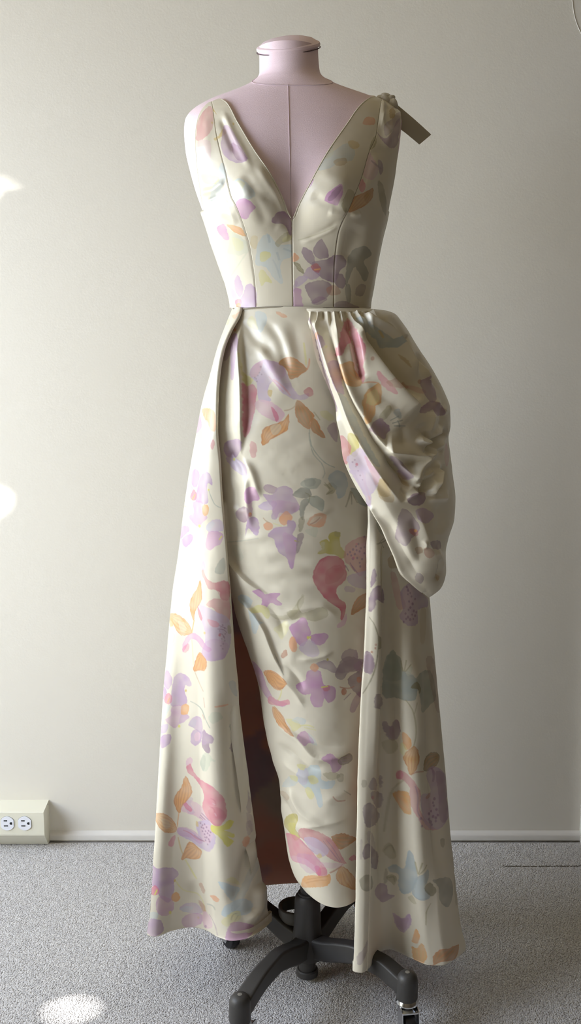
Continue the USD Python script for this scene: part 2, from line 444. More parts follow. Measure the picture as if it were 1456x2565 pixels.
# stand: column, hub, four arched legs on casters, pedal ring
hub = np.array([0.0317, -0.004, 0.0])
ztop = at(770, 2236, 0)[2]
obj('column', lathe([(0, ztop), (0.019, ztop), (0.0225, ztop - 0.004), (0.0238, ztop - 0.012), (0.0262, 0.105), (0.0285, 0.085), (0.034, 0.070), (0.031, 0.052), (0, 0.050)], hub, 48), M['iron'], form, smooth=35, label='tapered black iron column')
obj('stem', lathe([(0, ztop - 0.01), (0.0135, ztop - 0.01), (0.0135, 0.62), (0, 0.62)], hub, 32), M['iron'], form, smooth=35)
obj('stem_collar', lathe([(0.013, ztop - 0.002), (0.0175, ztop - 0.002), (0.0175, ztop + 0.004), (0.0135, ztop + 0.005)], hub, 32), M['iron'], form, smooth=35)
obj('foot_plug', join(lathe([(0, 0.052), (0.0165, 0.052), (0.0160, 0.026), (0.0155, 0.024), (0, 0.024)], hub, 32), lathe([(0, 0.0245), (0.0185, 0.0245), (0.0205, 0.0225), (0.0205, 0.012), (0.018, 0.010), (0, 0.010)], hub, 32)), M['iron'], form, smooth=35)
tips = [at_z(1021, 2437, 0.118), at_z(601, 2493, 0.118), np.array([-0.135, 0.125, 0.118]), np.array([0.145, 0.150, 0.118])]
swivel = [(0.002, -0.014), (0.007, 0.013), (0.014, -0.020), (0.012, 0.01)]
for tip, sw in zip(tips, swivel):
    d = (tip - hub) * [1, 1, 0]
    L = np.linalg.norm(d); d /= L
    side = np.array([-d[1], d[0], 0])
    k = [(0.012, 0.076), (0.045, 0.082), (0.09, 0.098), (0.13, 0.108), (0.17, 0.108), (L - 0.02, 0.098), (L - 0.004, 0.092)]
    path = spline([hub + d * r + [0, 0, z] for r, z in k], 44)
    tt = np.linspace(0, 1, 44)
    w = 1.15 - 0.3 * np.sin(np.pi * np.clip(tt * 1.1, 0, 1)) * 0.6
    leg = obj('leg', sweep(path, rounded(0.027, 0.037, 0.005), scale=np.stack([w, 1.08 - 0.25 * tt], 1)), M['iron'], form, smooth=40)
    c0 = tip * [1, 1, 0]
    obj('caster_cap', lathe([(0, 0.120), (0.007, 0.1195), (0.013, 0.117), (0.0168, 0.112), (0.0182, 0.105), (0.0186, 0.074), (0.0178, 0.071), (0, 0.071)], c0, 40), M['iron'], leg, smooth=35)
    obj('rivet', lathe([(0, 0.1205), (0.0040, 0.1200), (0.0044, 0.1190), (0, 0.1185)], c0, 16), M['rivet'], leg, smooth=35)
    obj('caster_ring', lathe([(0, 0.071), (0.0165, 0.071), (0.0195, 0.066), (0.0200, 0.063), (0.0165, 0.060), (0.0130, 0.0575), (0.0135, 0.054), (0, 0.054)], c0, 40), M['chrome'], leg, smooth=35, label='chrome caster ring')
    # fork and twin wheel
    sv = np.array([*sw, 0.0]); wd = sv / np.linalg.norm(sv); ax = np.array([-wd[1], wd[0], 0])
    hood = []
    cen = c0 + sv + [0, 0, 0.026]
    Rz = np.eye(4); Rz[:3, 0], Rz[:3, 1], Rz[:3, 2] = wd, ax, [0, 0, 1]
    for s in (-1, 1):
        plate = trimesh.creation.extrude_polygon(Polygon([(-0.018, 0.034), (0.012, 0.034), (0.016, 0.010), (0.007, -0.008), (-0.007, -0.008), (-0.012, 0.006)]).buffer(0.002), 0.0016, engine='earcut')
        vv = np.array(plate.vertices)
        hood.append(trimesh.Trimesh(np.stack([vv[:, 0], s * 0.0145 + vv[:, 2] - 0.0008, vv[:, 1]], 1), plate.faces, process=False))
    hood.append(bx(-0.018, 0.012, -0.0145, 0.0145, 0.030, 0.0325))
    f = join(*hood); f.fix_normals(); f.apply_transform(Rz); f.apply_translation(cen)
    obj('fork', f, M['chrome'], leg, smooth=False, label='chrome caster fork')
    wheel = lathe([(0, -0.0105), (0.0205, -0.0105), (0.0242, -0.0090), (0.0255, -0.0055), (0.0255, 0.0055), (0.0242, 0.0090), (0.0205, 0.0105), (0, 0.0105)], sides=40)
    wheel.apply_transform(R(math.pi / 2, [1, 0, 0])); wheel.apply_transform(Rz); wheel.apply_translation(cen)
    obj('wheel', wheel, M['rubber'], leg, smooth=35, label='black rubber wheel')
# foot pedal: a thick loop on the far left side of the column
pc = at(741, 2282, 0.045)
a = np.linspace(0.9, 2 * np.pi + 0.55, 48)
loop = np.stack([pc[0] + 0.030 * np.cos(a), pc[1] + 0.030 * np.sin(a), 0 * a + pc[2]], 1)
obj('pedal', sweep(loop, rounded(0.007, 0.026, 0.003)), M['iron_worn'], form, smooth=40, label='ribbed black pedal loop')

# ------------------------------------------------------------------ the gown
gown = thing('evening_gown', (0, 0, 0), label='ivory satin evening gown with a painted flower print, plunging neckline and puffed hip drape', cat='dress')
IVORY = lin((232, 224, 204))
PANELS = {}


def pix(p):
    d = p - CAM
    dep = d[..., 1] * math.cos(PITCH) - d[..., 2] * math.sin(PITCH)
    up = d[..., 1] * math.sin(PITCH) + d[..., 2] * math.cos(PITCH)
    return np.stack([728 + FPX * d[..., 0] / dep, 1282.5 - FPX * up / dep], -1)


def normals(P):
    du, dv = np.gradient(P, axis=1), np.gradient(P, axis=0)
    n = np.cross(du, dv)
    n /= np.linalg.norm(n, axis=-1, keepdims=True) + 1e-12
    return np.where((n[..., 1:2] > 0), -n, n) if False else n


from scipy.spatial import cKDTree


class Cloth:
    """One panel of the gown: a grid of points; folds press it in and out, motifs dye it. front: the columns one sees from the room."""

    def __init__(self, P, front=slice(None), wide=None):
        self.P, self.front = P, front
        c = np.linalg.norm(np.diff(P, axis=1), axis=2).mean(0)
        r = np.linalg.norm(np.diff(P, axis=0), axis=2).mean(1)
        self.U, self.V = np.r_[0, np.cumsum(c)], np.r_[0, np.cumsum(r)]
        n = normals(P)
        mid = n[P.shape[0] // 2, (self.front.start or 0) + 3: self.front.stop].mean(0)
        self.n = n if mid[1] < 0 else -n
        self.index()
        self.h = np.zeros(P.shape[:2])
        self.dye = np.tile(IVORY, (*P.shape[:2], 1)).astype(float)

    def index(self):
        Q = self.P[:, self.front]
        self.cols = Q.shape[1]
        self.px = pix(Q)
        self.tree = cKDTree(self.px[::2, ::2].reshape(-1, 2))
        self.shape2 = self.px[::2, ::2].shape[:2]

    def find(self, p):
        """Picture points -> (row, column) on the cloth, fractional; off its edge they run on straight."""
        p = np.atleast_2d(np.asarray(p, float))
        _, k = self.tree.query(p)
        i, j = (k // self.shape2[1]) * 2, (k % self.shape2[1]) * 2
        R, C = self.px.shape[:2]
        fi, fj = i.astype(float), j.astype(float)
        for _ in range(3):
            i0, j0 = np.clip(fi.round().astype(int), 1, R - 2), np.clip(fj.round().astype(int), 1, C - 2)
            a = (self.px[i0 + 1, j0] - self.px[i0 - 1, j0]) / 2
            b = (self.px[i0, j0 + 1] - self.px[i0, j0 - 1]) / 2
            d = p - self.px[i0, j0]
            det = a[:, 0] * b[:, 1] - a[:, 1] * b[:, 0]
            det = np.where(np.abs(det) < 0.15, 0.15 * np.where(det < 0, -1, 1), det)
            di = (d[:, 0] * b[:, 1] - d[:, 1] * b[:, 0]) / det
            dj = (a[:, 0] * d[:, 1] - a[:, 1] * d[:, 0]) / det
            fi, fj = i0 + np.clip(di, -120, 120), j0 + np.clip(dj, -120, 120)
        return fi, fj + (self.front.start or 0)

    def uv(self, p):
        i, j = self.find(p)

        def run(tab, x):
            k = np.arange(len(tab))
            lo, hi = tab[1] - tab[0], tab[-1] - tab[-2]
            return np.interp(x, k, tab) + np.minimum(x, 0) * lo + np.maximum(x - len(tab) + 1, 0) * hi
        return np.stack([run(self.U, j), run(self.V, i)], 1)

    def where(self, p):
        """The points of the cloth, in space, under these points of the picture."""
        i, j = self.find(p)
        i, j = np.clip(i, 0, self.P.shape[0] - 1.001), np.clip(j, 0, self.P.shape[1] - 1.001)
        i0, j0 = i.astype(int), j.astype(int)
        a, b = (i - i0)[:, None], (j - j0)[:, None]
        P = self.P
        return P[i0, j0] * (1 - a) * (1 - b) + P[i0 + 1, j0] * a * (1 - b) + P[i0, j0 + 1] * (1 - a) * b + P[i0 + 1, j0 + 1] * a * b

    def line(self, pts, n=24):
        """(distance, side, place along 0..1) of every point of the cloth to a smooth line through the given points."""
        q = spline(self.where(pts), n) if len(pts) > 2 else self.where(pts)
        X, Z = self.P[..., 0], self.P[..., 2]
        best = np.full(X.shape, 1e9); side = np.zeros(X.shape); along = np.zeros(X.shape)
        s = np.r_[0, np.cumsum(np.linalg.norm(np.diff(q[:, [0, 2]], axis=0), axis=1))]
        for k in range(len(q) - 1):
            ax, az, bx_, bz = q[k, 0], q[k, 2], q[k + 1, 0], q[k + 1, 2]
            ex, ez = bx_ - ax, bz - az
            L2 = ex * ex + ez * ez + 1e-12
            t = np.clip(((X - ax) * ex + (Z - az) * ez) / L2, 0, 1)
            dx, dz = X - ax - t * ex, Z - az - t * ez
            d = np.sqrt(dx * dx + dz * dz)
            m = d < best
            best = np.where(m, d, best)
            side = np.where(m, np.sign(ez * dx - ex * dz), side)     # +1: to the right of a line that runs down the picture is -1
            along = np.where(m, (s[k] + t * math.sqrt(L2)) / s[-1], along)
        return best, side, along

    def fold(self, pts, amp, wl, wr, ends=(0.25, 0.25), power=2.0):
        """A ridge (amp > 0, mm) along a line; wl, wr: how far it reaches to the left and right of a line that runs down (mm)."""
        d, side, al = self.line(pts)
        w = np.where(side > 0, wl, wr) / 1000.0
        env = np.clip(al / max(ends[0], 1e-6), 0, 1) * np.clip((1 - al) / max(ends[1], 1e-6), 0, 1)
        env = env * env * (3 - 2 * env)
        self.h += amp / 1000.0 * env * np.exp(-(d / w) ** power)

    def settle(self, limit=None):
        self.P = self.P + self.n * self.h[..., None]
        self.h[:] = 0
        self.index()

    # ---- the dye
    def paint(self, poly, colour, alpha=0.92, soft=0.00055, rough=1.0, colour2=None, axis=None, stripes=None, grain=0.2):
        lo, hi = poly.min(0) - 0.004, poly.max(0) + 0.004
        j0, j1 = np.searchsorted(self.U, [lo[0], hi[0]])
        i0, i1 = np.searchsorted(self.V, [lo[1], hi[1]])
        if j1 <= j0 or i1 <= i0:
            return
        u, v = np.meshgrid(self.U[j0:j1], self.V[i0:i1])
        wob = rough * 0.0013 * (meshkit.noise(np.stack([u * 230, v * 230, 0 * u], -1), 3) - 0.5) + rough * 0.0009 * (meshkit.noise(np.stack([u * 340, v * 340, 0 * u], -1), 4) - 0.5)
        d2 = np.full(u.shape, 1e9); inside = np.zeros(u.shape, bool)
        a, b = poly, np.roll(poly, -1, 0)
        for (ax, ay), (bx_, by) in zip(a, b):
            ex, ey = bx_ - ax, by - ay
            t = np.clip(((u - ax) * ex + (v - ay) * ey) / (ex * ex + ey * ey + 1e-14), 0, 1)
            d2 = np.minimum(d2, (u - ax - t * ex) ** 2 + (v - ay - t * ey) ** 2)
            c = (ay > v) != (by > v)
            inside ^= c & (u < ex * (v - ay) / (ey if abs(ey) > 1e-12 else 1e-12) + ax)
        sd = np.where(inside, 1, -1) * np.sqrt(d2) + wob
        al = np.clip(0.5 + (sd + 0.0003) / (2 * soft), 0, 1)
        al = al * al * (3 - 2 * al) * alpha
        n = meshkit.noise(np.stack([u * 90, v * 90, 0 * u + 5], -1), 9)
        c = np.broadcast_to(colour, (*u.shape, 3)).astype(float)
        if axis is not None:
            o, e = axis
            ax_ = e - o
            L = np.linalg.norm(ax_) + 1e-9
            t = np.clip(((u - o[0]) * ax_[0] + (v - o[1]) * ax_[1]) / L ** 2, 0, 1)[..., None]
            if colour2 is not None and not stripes:
                t = t * t * (3 - 2 * t)
                c = c * (1 - t) + colour2 * t
            if stripes:
                lat = (-(u - o[0]) * ax_[1] + (v - o[1]) * ax_[0]) / L
                w = stripes[1] * np.sin(np.pi * np.clip(t[..., 0], 0.08, 0.92)) + 1e-4
                k = 0.5 + 0.5 * np.cos(2 * np.pi * stripes[0] * (lat / w) + 2.0 * n)
                edge = np.clip(1 - sd / 0.0022, 0, 1)
                k = np.clip(0.75 * k ** 1.5 + 0.6 * edge, 0, 1)[..., None]
                c = c * (1 - k) + colour2 * k
        al = al * (0.96 + 0.10 * np.exp(-np.maximum(sd, 0) / 0.0025))
        al = (al * (1 - grain + 2 * grain * (n - 0.25)))[..., None].clip(0, 1)
        D = self.dye[i0:i1, j0:j1]
        self.dye[i0:i1, j0:j1] = D * (1 - al) + c * al

    def build(self, name, parent, material=None, extra=None, **kw):
        P, D = self.P, self.dye
        v, f, c = P.reshape(-1, 3), grid_faces(*P.shape[:2]), D.reshape(-1, 3)
        n = np.cross(v[f[0, 1]] - v[f[0, 0]], v[f[0, 2]] - v[f[0, 0]])
        return obj(name, trimesh.Trimesh(v, f, process=False), material or M['satin'], parent, smooth=True, colour=c, **kw)


PX = 0.00135         # spacing of the grid's points in the cloth


def on_body(pts, off):
    """Picture points -> (theta, z) on the form's front."""
    p = np.asarray(pts, float)
    y = np.full(len(p), -0.1)
    for _ in range(12):
        w = np.array([at(a, b, c) for (a, b), c in zip(p[:, :2], y)])
        th_ = theta_of(w[:, 0], w[:, 2], off)
        y = 0.5 * y + 0.5 * body_point(th_, w[:, 2], off)[:, 1]
    return np.stack([th_, w[:, 2]], 1)


def bodice_panel(lc, rc, cols, rows=540, off=0.0055):
    a, b = on_body(spline(lc, 80), off), on_body(spline(rc, 80), off)

    def resample(c, ref):
        d = np.r_[0, np.cumsum(np.linalg.norm(np.diff(np.asarray(spline(ref, 80)), axis=0), axis=1))]
        return np.stack([np.interp(np.linspace(0, d[-1], rows), d, c[:, k]) for k in (0, 1)], 1)
    a, b = resample(a, lc), resample(b, rc)
    s = np.linspace(0, 1, cols)[None, :]
    TH_ = a[:, :1] * (1 - s) + b[:, :1] * s
    ZZ_ = a[:, 1:] * (1 - s) + b[:, 1:] * s
    return Cloth(body_point(TH_, ZZ_, off))


SEAM_L = [(531, 254), (536, 290), (540, 323), (552, 379), (564, 426), (580, 496), (587, 508), (601, 540), (616, 583), (626, 619), (634, 669), (639, 711), (642, 769)]
NECK_L = [(550, 246), (564, 253), (594, 304), (636, 374), (678, 435), (706, 491), (725, 538), (731, 548)]
NECK_R = [(949, 238), (930, 243), (905, 262), (870, 310), (820, 382), (775, 462), (745, 521), (736, 545), (732, 550)]
CENTER = [(732, 550), (733, 650), (735, 769)]
SEAM_R = [(956, 239), (948, 300), (942, 342), (926, 379), (907, 444), (890, 488), (873, 529), (859, 554), (848, 583), (841, 626), (837, 672), (836, 769)]
OUT_L = [(523, 256), (510, 268), (496, 295), (489, 342), (491, 398), (501, 477), (509, 528), (514, 545), (516, 565), (521, 590), (537, 644), (559, 701), (575, 747), (579, 774)]
OUT_R = [(976, 243), (992, 258), (1003, 277), (1005, 295), (1000, 350), (992, 430), (977, 511), (968, 558), (957, 585), (958, 597), (951, 629), (944, 661), (935, 704), (927, 751), (926, 775)]
PANELS['b1'] = bodice_panel(OUT_L, SEAM_L, 116)
PANELS['b2'] = bodice_panel(SEAM_L, NECK_L + CENTER, 168)
PANELS['b3'] = bodice_panel(NECK_R + CENTER, SEAM_R, 190)
PANELS['b4'] = bodice_panel(SEAM_R, OUT_R, 142)


def curve3(pts, n):
    """(px, py, y) -> points in space evenly along the curve."""
    return spline([at(*p) for p in pts], n)


def blend_y(t, table):
    t_, y_ = zip(*table)
    return PchipInterpolator(t_, y_)(t)


RW, CW = 1150, 240


# --- the two overskirt fronts: from the side silhouette to the front edge
def skirt_panel(sil, edge, hem, hem_z, rows, cols, phim, flip, wpow, rim):
    S, E = curve3(sil, rows), curve3(edge, rows)
    t = np.linspace(0, 1, rows)[:, None]
    phi = np.linspace(0, phim, cols)[None, :]
    fx, fy = (1 - np.cos(phi)) / (1 - math.cos(phim)), np.sin(phi) / math.sin(phim)
    X = S[:, :1] * (1 - fx) + E[:, :1] * fx
    Y = S[:, 1:2] * (1 - fy) + E[:, 1:2] * fy
    Z = S[:, 2:] * (1 - fx) + E[:, 2:] * fx
    H = np.array([at_z(x, y, hem_z) for x, y in hem])
    fr = (H[:, 0] - S[-1, 0]) / (E[-1, 0] - S[-1, 0])
    o = np.argsort(fr)
    hy = PchipInterpolator(fr[o], H[o, 1])(np.clip(fx, fr.min(), fr.max()))
    w = t ** wpow
    Y = Y * (1 - w) + hy * w
    w = t ** 6
    Z = Z * (1 - w) + hem_z * w
    P = np.stack([X, Y, Z], -1)
    # the edge turns under, and so does the hem
    sg = 1 if E[-1, 0] > S[-1, 0] else -1
    dl = np.array([(0.0012, 0.0006), (0.0022, 0.0022), (0.0024, 0.0042), (0.0014, 0.0062), (-0.004, 0.008), (-0.012, 0.0095), (-0.022, 0.0105)])
    sc = np.clip(np.linalg.norm(E - S, axis=1) / 0.16, 0.15, 1)[:, None, None]
    tg = (P[:, -1] - P[:, -8]) * [1, 1, 0]
    tg /= np.linalg.norm(tg, axis=1, keepdims=True)
    inw = sg * np.stack([-tg[:, 1], tg[:, 0], 0 * tg[:, 0]], 1)
    k4 = np.concatenate([np.ones((rows, 4, 1)) * np.minimum(1, sc * 3), sc * np.ones((1, 3, 1))], 1)
    add = P[:, -1:, :] + (tg[:, None] * dl[None, :, :1] + inw[:, None] * dl[None, :, 1:]) * k4
    P = np.concatenate([P, add], 1)
    dz = np.array([(0.0006, -0.0012), (0.0022, -0.0020), (0.0040, -0.0016), (0.0050, 0.001), (0.0056, 0.006), (0.006, 0.014)])
    add = P[-1][None] + np.array([0, 1.0, 0]) * dz[:, :1, None] + np.array([0, 0, 1.0]) * dz[:, 1:, None]
    P = np.concatenate([P, add], 0)
    if flip:
        P = P[:, ::-1]
    return P, S


L_SIL = [(584, 769, -0.005), (575, 792, 0), (553, 850, 0), (530, 930, 0), (505, 1020, 0), (490, 1100, 0), (472, 1200, 0), (457, 1290, 0), (445, 1380, -0.005), (431, 1480, -0.01), (420, 1600, -0.02), (410, 1700, -0.03), (401, 1830, -0.04),
         (392, 1950, -0.05), (383, 2080, -0.06), (375, 2200, -0.068), (368, 2300, -0.072), (369, 2341, -0.073)]
L_EDGE = [(602, 770, -0.068), (597, 788, -0.074), (574, 830, -0.085), (553, 885, -0.093), (545, 935, -0.098), (541, 1000, -0.102), (541, 1080, -0.106), (548, 1160, -0.112), (553, 1240, -0.117), (560, 1320, -0.121), (567, 1400, -0.124), (573, 1480, -0.126), (580, 1580, -0.126),
          (588, 1660, -0.124), (599, 1740, -0.120), (610, 1820, -0.115), (622, 1900, -0.105), (632, 1980, -0.094), (643, 2060, -0.080), (655, 2140, -0.064), (668, 2220, -0.048), (681, 2306, -0.032)]
L_HEM = [(369, 2341), (388, 2345), (430, 2331), (480, 2322), (515, 2329), (545, 2346), (580, 2356), (620, 2350), (655, 2330), (681, 2306)]
P, L_S = skirt_panel(L_SIL, L_EDGE, L_HEM, 0.135, RW, CW, math.radians(80), False, 3.0, 0)
PANELS['L'] = Cloth(P, slice(0, CW))
R_SIL = [(927, 790, -0.01), (960, 850, 0), (990, 920, 0), (1012, 1000, 0), (1032, 1120, 0), (1048, 1250, -0.005), (1062, 1380, -0.01), (1075, 1500, -0.02), (1085, 1600, -0.03), (1095, 1700, -0.04), (1106, 1800, -0.05), (1117, 1900, -0.058),
         (1127, 2000, -0.065), (1137, 2080, -0.07), (1145, 2150, -0.074), (1156, 2240, -0.078), (1167, 2320, -0.08), (1165, 2362, -0.082), (1160, 2384, -0.083)]
R_EDGE = [(905, 800, -0.075), (915, 900, -0.095), (922, 1000, -0.11), (926, 1100, -0.12), (927, 1200, -0.125), (926, 1265, -0.128), (927, 1330, -0.130), (926, 1400, -0.133), (924, 1480, -0.135), (919, 1560, -0.138), (915, 1640, -0.140), (908, 1720, -0.142), (904, 1800, -0.143),
          (900, 1890, -0.144), (898, 1980, -0.145), (896, 2060, -0.146), (895, 2140, -0.147), (893, 2220, -0.147), (890, 2300, -0.147), (886, 2432, -0.147)]
R_HEM = [(886, 2432), (905, 2436), (925, 2424), (940, 2398), (955, 2382), (975, 2377), (1000, 2385), (1040, 2404), (1075, 2417), (1105, 2418), (1135, 2404), (1160, 2384)]
P, R_S = skirt_panel(R_SIL, R_EDGE, R_HEM, 0.11, RW, CW, math.radians(80), True, 2.2, 0)
PANELS['R'] = Cloth(P, slice(7, CW + 7))

# --- the narrow front skirt
F_L = [(598, 769, -0.056), (570, 850, -0.062), (545, 930, -0.070), (535, 1000, -0.075), (535, 1100, -0.08), (545, 1250, -0.084), (555, 1380, -0.082), (575, 1470, -0.080), (592, 1540, -0.076), (610, 1600, -0.074), (630, 1655, -0.072), (650, 1729, -0.07), (660, 1805, -0.07),
       (683, 1907, -0.07), (700, 1960, -0.07), (705, 2030, -0.072), (712, 2075, -0.074), (720, 2130, -0.076), (737, 2192, -0.08), (757, 2222, -0.084)]
F_R = [(928, 771, -0.048), (950, 850, -0.06), (960, 1000, -0.07), (965, 1200, -0.075), (955, 1400, -0.08), (945, 1600, -0.082), (938, 1800, -0.084), (930, 2000, -0.086), (925, 2150, -0.086), (922, 2224, -0.086)]
rows, cols = 1150, 346
A, B = curve3(F_L, rows), curve3(F_R, rows)
t, s = np.linspace(0, 1, rows)[:, None], np.linspace(0, 1, cols)[None, :]
bul = PchipInterpolator([0, 0.1, 0.25, 0.5, 0.75, 1], [0.042, 0.050, 0.055, 0.052, 0.05, 0.046])(t)
P = A[:, None] * (1 - s[..., None]) + B[:, None] * s[..., None]
P[..., 1] -= bul * np.sin(np.pi * s) ** 0.75
P[..., 2] -= 0.012 * t ** 8 * np.sin(np.pi * s)
PANELS['F'] = Cloth(P)

# --- the puffed drape on the hip
D_L = [(768, 773, -0.0955), (771, 800, -0.100), (777, 850, -0.118), (788, 900, -0.130), (800, 935, -0.137), (815, 975, -0.143), (832, 1020, -0.148), (846, 1065, -0.152), (853, 1100, -0.154), (858, 1140, -0.156), (870, 1175, -0.157), (890, 1215, -0.158), (919, 1261, -0.158), (945, 1302, -0.156),
       (967, 1350, -0.152), (985, 1392, -0.146), (1003, 1438, -0.136), (1035, 1466, -0.118), (1060, 1486, -0.10), (1072, 1495, -0.09)]
D_R = [(930, 774, -0.030), (960, 777, -0.012), (985, 784, 0.004), (1012, 815, 0.014), (1042, 864, 0.018), (1080, 922, 0.02), (1110, 980, 0.02), (1124, 1020, 0.018), (1125, 1060, 0.016), (1120, 1090, 0.014), (1124, 1130, 0.012), (1130, 1180, 0.01), (1136, 1240, 0.004), (1134, 1285, 0.0), (1121, 1330, -0.01),
       (1113, 1375, -0.02), (1115, 1418, -0.03), (1105, 1462, -0.05), (1090, 1482, -0.07), (1074, 1497, -0.09)]
rows, cols, back = 660, 316, 60
A, B = curve3(D_L, rows), curve3(D_R, rows)
p0 = math.radians(-24)
phi = np.concatenate([np.linspace(p0, np.pi / 2, cols), np.linspace(np.pi / 2, math.radians(168), back + 1)[1:]])[None, :]
g = (np.sin(phi) - math.sin(p0)) / (1 - math.sin(p0))
depth = (B[:, 1:2] - A[:, 1:2]) / math.cos(p0)
P = A[:, None] * (1 - g[..., None]) + B[:, None] * g[..., None]
P[..., 1] = B[:, 1:2] - depth * np.cos(phi) * np.where(phi > np.pi / 2, 0.75, 1)
PANELS['D'] = Cloth(P, slice(0, cols))

